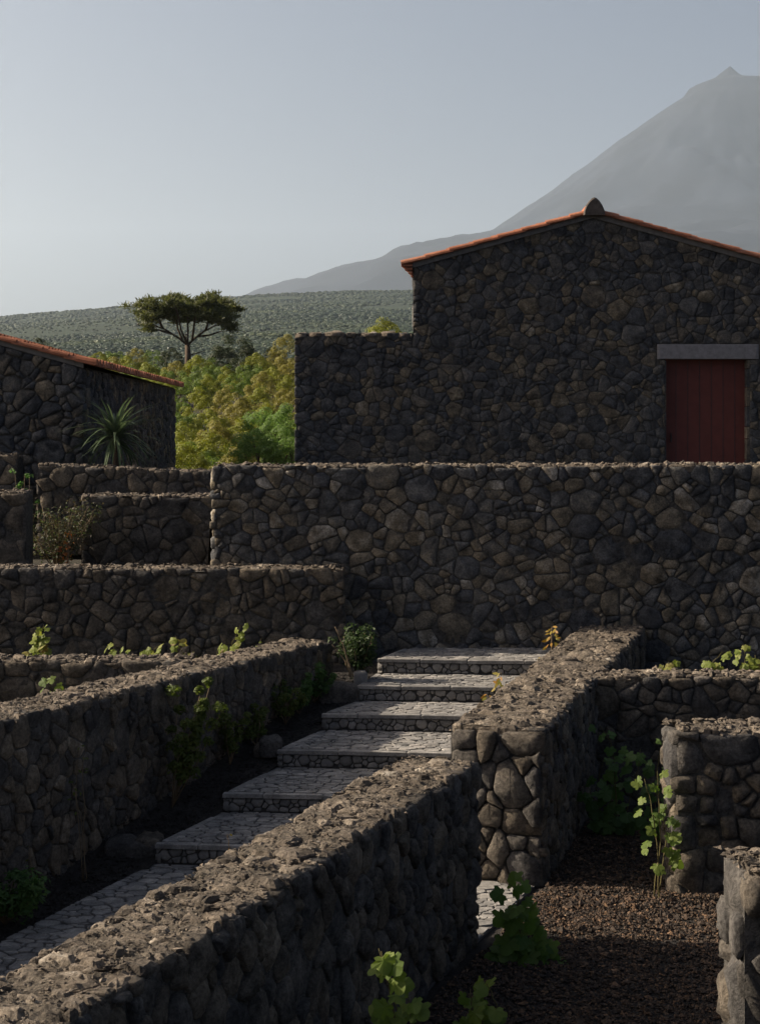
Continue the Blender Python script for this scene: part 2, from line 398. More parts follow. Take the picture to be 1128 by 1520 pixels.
# ------------------------------------------------------------------ walls
def v3(x, y, z=0.): return Vector((x, y, z))
def wall(name, label, p0, p1, t, z0, z1, z1b=None, r=(.07, .2), faces=('front',), mat=M_BAS, capm=M_CAP, core=M_CORE, seed=1, aspect=1.15,
         cap=True, cap_r=(.06, .12), cap_amp=.03, cap_res=.05, nchips=150, chip=(.01, .03), depth=.12, bulge=(.004, .014), gap=.010, n=(-.012, .02),
         end_r=None, cat='wall', group=None, capstones=True, cap_aspect=.6, hump=0.):
    z1b = z1 if z1b is None else z1b
    p0 = v3(*p0); p1 = v3(*p1); L = (p1 - p0).length; U = (p1 - p0) / L; N = v3(U.y, -U.x); Z = v3(0, 0, 1)
    root = empty(name, p0 + v3(0, 0, z0), label, cat, group)
    i = .010
    i0 = .03 if 'end0' in faces else i; i1 = .03 if 'end1' in faces else i
    a = p0 + U * i0 - N * i; b = p1 - U * i1 - N * i; c = p1 - U * i1 - N * (t - i); d = p0 + U * i0 - N * (t - i)
    m = MB(); m.prism([(q.x, q.y) for q in (a, b, c, d)], z0, [z1 - .05, z1b - .05, z1b - .05, z1 - .05]); m.build('rubble_core', core, root)
    H0, H1 = z1 - z0, z1b - z0
    kw = dict(depth=depth, bulge=bulge, n=n)
    if 'front' in faces:
        reg = [(0, 0), (L, 0), (L, H1 - .005), (0, H0 - .005)]
        ps = masonry(reg, r[0], r[1], gap, aspect, seed); rj = random.Random(seed + 77)
        for k_, p in enumerate(ps):                    # corner stones step in and out, their heads too
            e0, e1 = rj.uniform(-.03, .03), rj.uniform(-.03, .03); et = rj.uniform(-.025, .012)
            ps[k_] = [(u_ + (e0 if u_ < .03 else e1 if u_ > L - .03 else 0), w_ + (et if w_ > H0 + (H1 - H0) * u_ / L - .03 else 0)) for u_, w_ in p]
        lay(root, 'stone', ps, (p0 + Z * z0, U, Z, N), mat, seed + 11, **kw)
    er = end_r or r
    if 'end0' in faces:
        reg = [(0.02, 0), (t - .012, 0), (t - .012, H0 - .02), (0.02, H0 - .02)]
        lay(root, 'end_stone', masonry(reg, er[0], er[1], gap, 1.0, seed + 1), (p0 - N * t + Z * z0, N, Z, -U), mat, seed + 12, **{**kw, 'depth': .16})
    if 'end1' in faces:
        reg = [(0.05, 0), (t - .05, 0), (t - .05, H1 - .03), (0.05, H1 - .03)]
        lay(root, 'end_stone', masonry(reg, er[0], er[1], gap, 1.0, seed + 2), (p1 + Z * z0, -N, Z, U), mat, seed + 13, **kw)
    if 'back' in faces:
        reg = [(0, 0), (L, 0), (L, H0 - .005), (0, H1 - .005)]
        lay(root, 'back_stone', masonry(reg, r[0] * 1.2, r[1] * 1.1, gap, aspect, seed + 3), (p1 - N * t + Z * z0, -U, Z, -N), mat, seed + 14, **kw)
    if cap:
        ns = max(2, int(L / cap_res)); nt = max(4, int(t / cap_res)); V = []; Fq = []
        def top(s, w):                                 # height of the capping at s along, w across
            e = min(w, t - w, s + .02, L - s + .02); edge = min(1, max(0, e / .06))
            q = p0 + U * s - N * w
            h = mnoise.noise(q * 4 + v3(seed, 0)) * .9 + mnoise.noise(q * 11) * .7 + mnoise.noise(q * 26) * .5 + mnoise.noise(q * 55) * .3
            return z1 + (z1b - z1) * s / L + cap_amp * h - .04 * (1 - edge) ** 1.5 + hump * (1 - (2 * w / t - 1) ** 2) * .5
        for a_ in range(ns + 1):
            for b_ in range(nt + 1):
                s = .06 + (L - .12) * a_ / ns; w = .03 + (t - .06) * b_ / nt
                q = p0 + U * s - N * w; V.append((q.x, q.y, top(s, w) - .012))
        nb = nt + 1
        for a_ in range(ns):
            for b_ in range(nt):
                Fq.append((a_ * nb + b_, (a_ + 1) * nb + b_, (a_ + 1) * nb + b_ + 1, a_ * nb + b_ + 1))
        bd = [(a_, 0) for a_ in range(ns)] + [(ns, b_) for b_ in range(nt)] + [(a_, nt) for a_ in range(ns, 0, -1)] + [(0, b_) for b_ in range(nt, 0, -1)]
        base = len(V)
        for (a_, b_) in bd: x, y, z = V[a_ * nb + b_]; V.append((x, y, z - .1))
        kx = len(bd)
        for q in range(kx):
            q2 = (q + 1) % kx
            Fq.append((base + q, base + q2, bd[q2][0] * nb + bd[q2][1], bd[q][0] * nb + bd[q][1]))
        obj('cap', V, Fq, M_CAPM if capm is M_CAP else capm, root, smooth=False)
        if capstones:
            c0 = .05 if 'end0' in faces else 0.; c1 = .05 if 'end1' in faces else 0.
            rr = random.Random(seed + 5)
            for p in masonry([(c0, .0), (L - c1, .0), (L - c1, t), (c0, t)], cap_r[0], cap_r[1], .012, cap_aspect, seed + 6):
                c = centroid(p)
                if rr.random() < .12: continue
                zc = top(c[0], min(max(c[1], .05), t - .05)) + rr.uniform(-.018, .0)
                v, f, cc = stone_geo(p, (v3(p0.x, p0.y, zc), U, -N, Z), .07, 0, rr.uniform(.004, .02), rr, jit=.05, tilt=.06, round_=.14, bev=.16)
                obj('cap_stone', v, f, capm, root, False, origin=cc)
        if nchips:
            def smp(q):
                s = q.uniform(0, L); w = q.uniform(.0, t); pp = p0 + U * s - N * w
                return (pp.x, pp.y, top(s, w) + .006)
            chips(root, nchips, smp, chip, capm, seed=seed, squash=.45)
    return root

SD = v3(.36, .933)                                     # the way the stairs run, and the two long walls beside them
SN = v3(.933, -.36)
# tall wall behind the stairs and the lower one that joins it on the left
wall('stone_wall', 'tall rubble wall below the gabled house, behind the top of the stairs', (pxx(315, 17.9), 17.9), (5.6, 17.9), .45, .25, pz(690, 17.9),
     r=(.038, .145), faces=('front', 'end0'), seed=21, cap_r=(.07, .13), nchips=500, cap_amp=.018, n=(-.008, .012), bulge=(.003, .013))
wall('stone_wall', 'long low rubble wall along the left, in front of the tall wall\'s left end', (-7.2, 17.42), (pxx(511, 17.42), 17.42), .45, .3, pz(843, 17.42),
     r=(.042, .14), seed=31, mat=M_NEAR, cap_r=(.07, .13), nchips=400, cap_amp=.022)
# the wall left of the stairs, its top falling away gently
q0 = v3(-6.95 + .385 * 8.6, 8.6); q1 = v3(-6.95 + .385 * 13.45, 13.45); q2 = v3(-6.95 + .385 * 16.75, 16.75)
wall('stone_wall', 'dark rubble wall with ferns along the left side of the stairs', q0, q2, .5, -.05, 1.36, 1.12,
     r=(.045, .135), faces=('front',), seed=41, mat=M_NEAR, cap_r=(.05, .12), cap_res=.03, nchips=1500, cap_amp=.024, aspect=.85, chip=(.006, .018))
wall('stone_wall', 'low rubble wall meeting the left stair wall from behind, vines above it', (-6.6, 15.0), (pxx(285, 15.0), 15.0), .42, .2, 1.16,
     r=(.05, .14), seed=51, mat=M_NEAR, nchips=250)
# the wall right of the stairs: near run, gap, far run
a0 = v3(.64 - .386 * 6.6, 3.9); a1 = v3(.64, 10.5)
wall('stone_wall', 'broad rubble wall crossing the foreground with a sunlit crumbling top', a0, a1, .53, -.05, 1.14,
     r=(.05, .15), faces=('front', 'end1'), seed=61, mat=M_NEAR, cap_r=(.05, .125), cap_res=.022, nchips=2600, cap_amp=.024, aspect=.8, chip=(.004, .013), bulge=(.006, .026), n=(-.012, .022), hump=.02)
wall('stone_wall', 'rubble wall right of the stairs running from the gap to the tall wall', (1.18, 11.74), (2.93, 17.85), .70, -.05, 1.11, 1.13,
     r=(.05, .14), faces=('front', 'end0'), end_r=(.07, .165), seed=71, mat=M_NEAR, cap_r=(.05, .12), cap_res=.03, nchips=1500, cap_amp=.024, aspect=.8, chip=(.004, .013), hump=.02)
wall('stone_wall', 'rubble wall across the right, behind the vine by the square-ended wall', (1.84, 14.27), (6.4, 14.27), .42, -.05, 1.13,
     r=(.055, .14), seed=81, mat=M_NEAR, nchips=400, cap_r=(.05, .11))
wall('stone_wall', 'square-ended rubble wall at the right edge with a bright vine at its corner', (pxx(1000, 11.55), 11.55), (4.6, 11.55), .45, -.05, 1.15,
     r=(.06, .16), faces=('front', 'end0'), seed=91, mat=M_NEAR, nchips=350, cap_r=(.05, .12), bulge=(.008, .028), n=(-.012, .025), gap=.014)
wall('stone_wall', 'rough pillar end of a wall in the bottom right corner, sunlit on its left', (pxx(1096, 8.0), 8.0), (3.6, 8.0), .5, -.05, 1.12,
     r=(.09, .19), faces=('front', 'end0'), end_r=(.12, .24), seed=109, mat=M_NEAR, nchips=500, cap_r=(.08, .14), cap_res=.025, cap_amp=.03, bulge=(.012, .04), n=(-.03, .04), gap=.02, aspect=.75)
# small plots up on the left terrace
wall('stone_wall', 'square-cornered plot wall just above the long low wall, left of the tall wall', (pxx(120, 20.3), 20.3), (pxx(316, 20.3), 20.3), .42, 1.6, pz(735, 20.3),
     r=(.055, .15), seed=111, mat=M_NEAR, nchips=120, cap_amp=.02)
wall('stone_wall', 'plot wall below the spiky-leaved plant and the left house', (pxx(56, 22.0), 22.0), (pxx(318, 22.0), 22.0), .42, 1.6, pz(690, 22.0) + .02, pz(700, 22.0),
     r=(.055, .15), seed=121, mat=M_NEAR, nchips=120, cap_amp=.02)
wall('stone_wall', 'blocky wall end at the left edge beside the dry weeds', (-6.5, 19.3), (pxx(40, 19.3), 19.3), .42, 1.6, pz(729, 19.3),
     r=(.09, .2), seed=131, mat=M_NEAR, nchips=80, cap_amp=.02)
wall('stone_wall', 'low wall end at the left edge right below the left house', (-7.0, 22.3), (pxx(27, 22.3), 22.3), .4, 1.6, pz(674, 22.3),
     r=(.08, .17), seed=141, mat=M_NEAR, nchips=60, cap_amp=.02)

# ------------------------------------------------------------------ stairs and path
STEP = [(-1.71, 12.30, .15), (-1.30, 13.35, .30), (-.918, 14.40, .45), (-.557, 15.38, .60), (-.228, 16.15, .75), (-.03, 16.97, .90)]
WID, SK = 2.44, -.09                                   # width of the flight and how much its fronts turn
stairs = empty('stone_stairs', (-1.71, 12.3, 0), 'broad grey paved stairs climbing between two rubble walls', 'stairs')
step_objs = []
for i, (x, y, z) in enumerate(STEP):
    if i + 1 < len(STEP): bx, by = STEP[i + 1][0], STEP[i + 1][1]
    else: bx, by = .28, 17.84
    W = WID if i < 5 else 2.4
    fl, frr = (x, y), (x + W, y + W * SK)
    br, bl = (bx + W, by + W * (SK if i < 5 else 0)), (bx, by)
    m = MB(); j = .02
    m.prism([(x + j, y + .03), (x + W, y + W * SK + .03), (br[0], br[1] + .2 * (i < 5)), (bx + j, by + .2 * (i < 5))], z - .45, z - .016)
    st = m.build('step', M_JOINT, stairs, origin=(x, y, z - .15)); step_objs.append(st)
    # front edge slabs
    u = v3(1, SK).normalized(); nn = v3(u.y, -u.x); s = 0.; rr = random.Random(200 + i)
    Lf = W * math.hypot(1, SK)
    while s < Lf - .05:
        e = min(Lf, s + rr.uniform(.32, .62))
        if Lf - e < .15: e = Lf
        q = [(s + .003, -.012), (e - .003, -.012 + rr.uniform(-.004, .004)), (e - .003, .07 + rr.uniform(-.025, .02)), (s + .003, .07 + rr.uniform(-.025, .02))]
        v, f, c = stone_geo(q, (v3(x, y, z), u, v3(-u.y, u.x), v3(0, 0, 1)), .034, rr.uniform(-.003, .002), 0, rr, flat=True, round_=.03, tilt=.01)
        obj('edge_slab', v, f, M_PAVE, stairs, origin=c); s = e
    # side slabs along the left edge
    sd = v3(bx - x, by - y); Ls = sd.length; sd.normalize(); s = .1
    while s < Ls - .08:
        e = min(Ls, s + rr.uniform(.25, .5))
        q = [(s + .004, -.065 + rr.uniform(-.02, .02)), (e - .004, -.065 + rr.uniform(-.02, .02)), (e - .004, .0), (s + .004, .0)]
        v, f, c = stone_geo(q, (v3(x, y, z), sd, v3(-sd.y, sd.x), v3(0, 0, 1)), .05, rr.uniform(-.003, .002), 0, rr, flat=True, round_=.05, tilt=.01)
        obj('edge_slab', v, f, M_PAVE, stairs, origin=c); s = e
    # crazy paving of the tread
    nrm = .078
    reg = [(x + .085, y + nrm), (x + W, y + W * SK + nrm), (br[0], br[1]), (bx + .075, by)]
    lay(stairs, 'paving_stone', cells(reg, .025, .058, .009, 1.45, 300 + i), (v3(0, 0, z), v3(1, 0), v3(0, 1), v3(0, 0, 1)), M_PAVE, 310 + i,
        depth=.05, n=(-.004, .003), bulge=(0, 0), flat=True, round_=.13, tilt=.012, limit=300, smooth=False)
    # stones of the riser
    lay(stairs, 'riser_stone', cells([(.01, 0.005), (Lf, .005), (Lf, .108), (.01, .108)], .026, .055, .009, 1.1, 330 + i),
        (v3(x, y, z - .15) + nn * -.004, u, v3(0, 0, 1), nn), M_RISER, 340 + i, depth=.05, n=(-.006, .002), bulge=(.001, .004), bev=.12, round_=.16, tilt=.03, limit=300)
    # slim left flank of the step
    lay(stairs, 'riser_stone', cells([(.01, 0.0), (Ls, 0.0), (Ls, .1), (.01, .1)], .04, .07, .012, 1.2, 350 + i),
        (v3(x, y, z - .15) + sd * Ls, -sd, v3(0, 0, 1), v3(-sd.y, sd.x)), M_RISER, 360 + i, depth=.05, n=(-.008, -.002), bulge=(.001, .004), bev=.12, limit=300)

def under_walls(c):
    q = v3(c[0], c[1])
    for o, d, ln, t in ((a0, (a1 - a0).normalized(), 6.65, .53), (v3(1.18, 11.74), v3(1.75, 6.11).normalized(), 6.3, .70)):
        s = (q - o).dot(d); w = -(q - o).dot(v3(d.y, -d.x))
        if -.02 < s < ln and .08 < w < t - .05: return True
    return False
path = struct(MB().build('path', M_JOINT)) if False else None
m = MB(); PATH = [(-3.42, 8.0), (-.33, 8.0), (1.32, 12.25), (.75, 12.1), (-1.69, 12.34)]
m.prism(PATH, -.12, -.012); path = struct(m.build('path', M_JOINT)); path['label'] = 'grey crazy-paved path at the foot of the stairs'
lay(path, 'paving_stone', cells([(-3.40, 8.0), (-.33, 8.0), (1.16, 11.86), (1.0, 12.06), (-1.73, 12.29)], .029, .074, .011, 1.4, 401, skip=under_walls),
    (v3(0, 0, 0), v3(1, 0), v3(0, 1), v3(0, 0, 1)), M_PAVE, 402, depth=.06, n=(-.004, .004), bulge=(0, 0), flat=True, round_=.12, tilt=.012, limit=300, smooth=False)

# ------------------------------------------------------------------ ground, beds, terrace, hills, mountain
m = MB(); m.prism([(-60, -6), (60, -6), (60, 18.1), (-60, 18.1)], -.5, -.03)
g = struct(m.build('ground', M_SOIL))
def edgeX(D):                                          # left edge of path and stairs
    pts = [(8.0, -3.42), (12.3, -1.71), (13.35, -1.30), (14.4, -.918), (15.38, -.557), (16.15, -.228), (16.97, -.03), (17.6, .2)]
    for (a, b), (c, d) in zip(pts, pts[1:]):
        if D <= c: return b + (d - b) * (D - a) / (c - a)
    return .2
def bedZ(D): return -.01 + max(0, (D - 11.9)) * .145
V = []; Fq = []; nx, ny = 14, 170
for j in range(ny + 1):
    D = 8.0 + 9.5 * j / ny; xl = -6.95 + .385 * D - .06 if D < 16.7 else -1.3; xr = edgeX(D) + (.02 if D > 12.3 else .03)
    for i in range(nx + 1):
        x = xl + (xr - xl) * i / nx
        h = mnoise.noise(v3(x * 5, D * 5)) * .02 + mnoise.noise(v3(x * 17, D * 17)) * .012 + mnoise.noise(v3(x * 45, D * 45)) * .008
        V.append((x, D, bedZ(D) + h - .02 + .10 * max(0, 1 - i / 6) ** 2))
for j in range(ny):
    for i in range(nx): a = j * (nx + 1) + i; Fq.append((a, a + 1, a + nx + 2, a + nx + 1))
bed = struct(obj('planting_bed', V, Fq, M_SOIL)); bed['label'] = 'dark soil strip between the left stair wall and the steps'
def bed_s(q):
    D = q.uniform(9, 17.2); xl = -6.95 + .385 * D if D < 16.7 else -1.2; xr = edgeX(D) - .03
    x = xl + (xr - xl) * q.rand(); return (x, D, bedZ(D) - .01 + .1 * max(0, 1 - (x - xl) / (xr - xl) * 14 / 6) ** 2)
chips(bed, 4500, bed_s, (.005, .014), M_SOIL, 'bed_gravel', 5)
m = MB(); m.prism([(-9, 8.4), (-3.9, 8.5), (-1.05, 16.8), (-1.0, 17.4), (-9, 17.4)], .0, .5); struct(m.build('planting_bed', M_SOIL))['label'] = 'raised vine bed behind the left stair wall'
m = MB(); m.prism([(2.6, 14.5), (7, 14.5), (7, 17.9), (3.1, 17.9)], .0, .42); struct(m.build('planting_bed', M_SOIL))['label'] = 'raised vine bed below the tall wall on the right'
# yard of volcanic gravel: a bumpy sheet and loose stones
V = []; Fq = []; nx, ny = 110, 150
for j in range(ny + 1):
    for i in range(nx + 1):
        x = -1.6 + 7 * i / nx; D = 5.5 + 8.9 * j / ny
        V.append((x, D, -.012 + mnoise.noise(v3(x * 2.2, D * 2.2, 4)) * .022 + mnoise.noise(v3(x * 9, D * 9)) * .014 - .06 * (x < 1.0 - .386 * (11.2 - D) - .02 and D < 12)))
for j in range(ny):
    for i in range(nx): a = j * (nx + 1) + i; Fq.append((a, a + 1, a + nx + 2, a + nx + 1))
yard = struct(obj('yard_ground', V, Fq, M_SOIL, smooth=True)); yard['label'] = 'dark volcanic gravel floor of the plot on the right'
def yard_s(q):
    while True:
        D = q.uniform(7.0, 14.0); x = q.uniform(-.9, 3.4)
        if D < 11.7 and x < 1.0 - .386 * (11.2 - D) + .01: continue
        if D >= 11.7 and x < 1.2 + .29 * (D - 11.74): continue
        if D < 9.0 and q.rand() < .3: continue
        return (x, D, -.004 + mnoise.noise(v3(x * 2.2, D * 2.2, 4)) * .022 + mnoise.noise(v3(x * 9, D * 9)) * .014 + q.uniform(-.004, .01))
gr = chips(None, 55000, yard_s, (.005, .014), M_GRAV, 'gravel', 6, .75)
tag(gr, 'loose brown and black volcanic gravel strewn over the plot', 'gravel')

def ridgeY(x): return np.interp(x, [-900, 0, 150, 250, 390, 610, 1128, 2000], [500, 472, 459, 450, 438, 431, 424, 440])
def terrZ(X, D):
    base = float(np.interp(D, [18.2, 24, 36, 45, 55, 70, 90, 110, 200, 300, 400], [2.4, 2.4, 2.3, 2.2, 2.6, 3.5, 5.0, 6.3, 8, 10, 16]))
    return base
V = []; Fq = []
Ds = [18.2, 19, 20, 21, 22.2, 23, 24, 27, 30, 33, 36, 40, 45, 50, 55, 62, 70, 80, 90, 100, 110, 140, 200, 300, 400]
Xf = [-1.6, -1.2, -.8, -.5, -.3, -.15, -.0798, -.0797, 0, .15, .3, .5, .8, 1.2, 1.6]
for D in Ds:
    for k in Xf:
        sc = max(D, 45.)
        X = k * sc if k not in (-.0798, -.0797) else (-1.95 if k == -.0798 else -1.9)
        z = terrZ(X, D)
        if X < -1.92 and D < 22.5: z = 1.55
        V.append((X, D, z + (mnoise.noise(v3(X * .2, D * .2)) * .25 if D > 34 else 0)))
w = len(Xf)
for j in range(len(Ds) - 1):
    for i in range(w - 1): a = j * w + i; Fq.append((a, a + 1, a + w + 1, a + w))
struct(obj('terrain', V, Fq, M_TERR))
# hill: from 380 m to the ridge at 3 km and down behind it
def hillZ(X, D):
    x = CX + X / D * F; ry = float(ridgeY(x)); f = math.tan(0)
    ang = np.interp(D, [380, 520, 800, 1300, 2000, 3000], [0, .30, .44, .58, .78, 1.0])
    y0 = 556.
    y = y0 + (ry - y0) * ang
    z = EYE + (HY - y) / F * min(D, 3000)
    if D > 3000: z -= (D - 3000) * .09
    big = mnoise.noise(v3(X * .0022, D * .0022, 2)) * 16 + mnoise.noise(v3(X * .007, D * .007, 5)) * 6
    return z + big * min(1, max(0, (D - 380) / 900)) * .8 * (1 if D < 2600 else .35)
V = []; Fq = []; Dh = list(np.geomspace(380, 3000, 46)) + [3300, 3800, 4500]; ks = np.linspace(-.75, .75, 90)
for D in Dh:
    for k in ks: V.append((k * D, D, hillZ(k * D, D)))
w = len(ks)
for j in range(len(Dh) - 1):
    for i in range(w - 1): a = j * w + i; Fq.append((a, a + 1, a + w + 1, a + w))
struct(obj('hillside', V, Fq, M_HILL, smooth=True))
# woods on the hill: crowns that read as one mass, grown by nodes on scattered points
nr = np.random.RandomState(3); WV = []; WS = []
while len(WV) < 95000:
    D = 330 * math.exp(nr.rand() * math.log(3050 / 330)); k = nr.uniform(-.285, .09); X = k * D
    dens = mnoise.noise(v3(X * .0045, D * .003, 9)) + .5 * mnoise.noise(v3(X * .015, D * .01, 3))
    if dens < -.25 and nr.rand() < .85: continue
    r = (.7 + 1.6 * nr.rand() ** 2) * (1 if D < 700 else 1.3 if D < 1500 else 1.8) * (.6 if dens < -.25 else 1)
    WV.append((X, D, (hillZ(X, D) if D > 400 else terrZ(X, D)) + .05 * r)); WS.append(r)
me = bpy.data.meshes.new('forest'); me.from_pydata(WV, [], []); at = me.attributes.new('size', 'FLOAT', 'POINT'); at.data.foreach_set('value', WS)
wood = bpy.data.objects.new('forest', me); col.objects.link(wood); tag(wood, 'distant green forest covering the hillside behind the pine', 'forest', kind='stuff')
gn = bpy.data.node_groups.new('forest_nodes', 'GeometryNodeTree')
gn.interface.new_socket('Geometry', in_out='INPUT', socket_type='NodeSocketGeometry'); gn.interface.new_socket('Geometry', in_out='OUTPUT', socket_type='NodeSocketGeometry')
N_ = gn.nodes; L_ = gn.links; gi = N_.new('NodeGroupInput'); go = N_.new('NodeGroupOutput'); ip = N_.new('GeometryNodeInstanceOnPoints'); gti = N_.new('GeometryNodeGeometryToInstance')
for k in range(4):
    ic = N_.new('GeometryNodeMeshIcoSphere'); ic.inputs['Subdivisions'].default_value = 3; ic.inputs['Radius'].default_value = 1
    sp = N_.new('GeometryNodeSetPosition'); tx = N_.new('ShaderNodeTexNoise'); tx.noise_dimensions = '4D'; tx.inputs['W'].default_value = k * 7.3; tx.inputs['Scale'].default_value = 2.1; tx.inputs['Detail'].default_value = 3; tx.inputs['Roughness'].default_value = .7
    nm = N_.new('GeometryNodeInputNormal'); sb = N_.new('ShaderNodeMath'); sb.operation = 'MULTIPLY_ADD'; sb.inputs[1].default_value = 1.5; sb.inputs[2].default_value = -.75
    sc_ = N_.new('ShaderNodeVectorMath'); sc_.operation = 'SCALE'; smt = N_.new('GeometryNodeSetMaterial'); smt.inputs['Material'].default_value = M_WOOD
    L_.new(ic.outputs[0], sp.inputs['Geometry']); L_.new(tx.outputs[0], sb.inputs[0]); L_.new(nm.outputs[0], sc_.inputs[0]); L_.new(sb.outputs[0], sc_.inputs['Scale']); L_.new(sc_.outputs[0], sp.inputs['Offset'])
    L_.new(sp.outputs[0], smt.inputs['Geometry']); L_.new(smt.outputs[0], gti.inputs[0])
na = N_.new('GeometryNodeInputNamedAttribute'); na.data_type = 'FLOAT'; na.inputs['Name'].default_value = 'size'
rv = N_.new('FunctionNodeRandomValue'); rv.data_type = 'FLOAT'; rv.inputs[3].default_value = 6.28; cv = N_.new('ShaderNodeCombineXYZ'); ri_ = N_.new('FunctionNodeRandomValue'); ri_.data_type = 'INT'; ri_.inputs[5].default_value = 3
ip.inputs['Pick Instance'].default_value = True
L_.new(gi.outputs[0], ip.inputs['Points']); L_.new(gti.outputs[0], ip.inputs['Instance']); L_.new(ri_.outputs[2], ip.inputs['Instance Index'])
fl = N_.new('ShaderNodeVectorMath'); fl.operation = 'MULTIPLY'; fl.inputs[1].default_value = (1, 1, .55); L_.new(na.outputs[0], fl.inputs[0]); L_.new(fl.outputs[0], ip.inputs['Scale']); L_.new(rv.outputs[1], cv.inputs[2]); L_.new(cv.outputs[0], ip.inputs['Rotation']); L_.new(ip.outputs[0], go.inputs[0])
wood.modifiers.new('forest', 'NODES').node_group = gn

# the volcano: a cone with the outline's own profile, a summit rim and a small peak on top
MD = 10500.; MC = pxx(1083, MD)
prof_px = [(1083, 98), (1072, 106), (1060, 116), (1040, 124), (1022, 132), (1012, 146), (985, 162), (960, 180), (920, 208), (880, 240), (840, 270), (800, 297), (760, 322), (720, 345),
           (690, 356), (662, 366), (640, 373), (612, 381), (592, 386), (575, 390), (530, 401), (480, 412), (430, 431), (390, 442), (300, 474), (150, 510), (-150, 545), (-420, 575)]
pr = np.array([(1083 - a) / F * MD for a, b in prof_px]); ph = np.array([(HY - b) / F * MD for a, b in prof_px])
V = []; Fq = []; NA, rs = 220, np.concatenate([np.linspace(0, 500, 16), np.linspace(560, 3200, 50), np.linspace(3400, 6400, 16)])
for r in rs:
    for a in range(NA):
        th = 2 * math.pi * a / NA; X, Y = math.cos(th) * r, math.sin(th) * r
        wl_ = .5 - .5 * math.cos(th)                   # 1 on the photo's left, 0 on the right
        h = float(np.interp(r, pr, ph))
        if r < 700: h = h * wl_ + (1 - wl_) * float(np.interp(r, [0, 55, 95, 260, 420, 700], [ph[0], ph[0] - 55, ph[0] - 78, ph[0] - 95, ph[0] - 190, ph[0] - 420]))
        sm = float(np.interp(r, [0, 250, 900, 5000], [0, .15, 1, 1]))
        side = abs(math.sin(th))                       # gullies run down the slopes
        q = v3(X * .0016, Y * .0016, .3)
        gl = (mnoise.noise(q) * 40 + mnoise.noise(q * 2.3) * 26 + abs(mnoise.noise(q * 5.1)) * -22 + mnoise.noise(q * 11) * 9)
        ws = math.exp(-((th - math.pi) / .22) ** 2); h += ws * (34 * math.exp(-((r - 1845) / 130) ** 2) + 40 * math.exp(-((r - 2150) / 110) ** 2))   # two spurs on the left skyline
        V.append((MC + X, MD + Y, EYE + h + gl * sm * (.6 + 1.1 * side)))
for j in range(len(rs) - 1):
    for i in range(NA): i2 = (i + 1) % NA; Fq.append((j * NA + i, (j + 1) * NA + i, (j + 1) * NA + i2, j * NA + i2))
struct(obj('mountain', V, Fq, M_MTN, smooth=True))
# a plain that carries the land on to the horizon
struct(obj('plain', [(-14000, 300, -40), (14000, 300, -40), (14000, 19000, -20), (-14000, 19000, -20)], [(0, 1, 2, 3)], M_HILL))

# ------------------------------------------------------------------ gabled house
HD = 25.0
house = empty('stone_house', (pxx(880, HD), HD, 2.3), 'dark stone gabled house with a red door and orange roof tiles', 'house')
HXL, HXR = pxx(612, HD), pxx(880, HD) * 2 - pxx(612, HD)
HR = pxx(880, HD); ZE, ZR = pz(392, HD), pz(318, HD); ZA = pz(493, HD); AX = pxx(437, HD)
DX0, DX1, DZ1 = pxx(988, HD), pxx(1111, HD), pz(533, HD)
LX0, LX1, LZ0, LZ1 = pxx(975, HD), pxx(1125, HD), DZ1, pz(511, HD)
HL = 8.5; T2 = .145                        # the house stands a little askew, so that its flank stays out of sight
def hp(x, d): return (x + d * T2, HD + d)
m = MB()
i = .010
m.add([(HXL + i, HD + i, 2.2), (DX0 - .01, HD + i, 2.2), (DX0 - .01, HD + i, DZ1), (DX1 + .01, HD + i, DZ1), (DX1 + .01, HD + i, 2.2), (HXR - i, HD + i, 2.2), (HXR - i, HD + i, ZE - .05), (HR, HD + i, ZR - .05), (HXL + i, HD + i, ZE - .05)],
      [(0, 1, 2, 8), (2, 3, 7, 8), (3, 6, 7), (3, 4, 5, 6)])
bl = [hp(HXL + i, HL), hp(HXR - i, HL), hp(HR, HL)]
m.add([(HXL + i, HD + i, 2.2), (HXL + i, HD + i, ZE - .05), (*bl[0], ZE - .05), (*bl[0], 2.2), (HXR - i, HD + i, 2.2), (HXR - i, HD + i, ZE - .05), (*bl[1], ZE - .05), (*bl[1], 2.2), (*bl[2], ZR - .05)],
      [(0, 1, 2, 3), (4, 7, 6, 5), (3, 2, 8, 6, 7)])
m.build('wall_core', M_CORE, house)
m = MB(); m.prism([(AX + .03, HD + .011), (HXL + .1, HD + .011), (HXL + .1, HD + .5), (AX + .04, HD + .5)], 2.2, ZA - .05); m.build('annex_core', M_CORE, house)
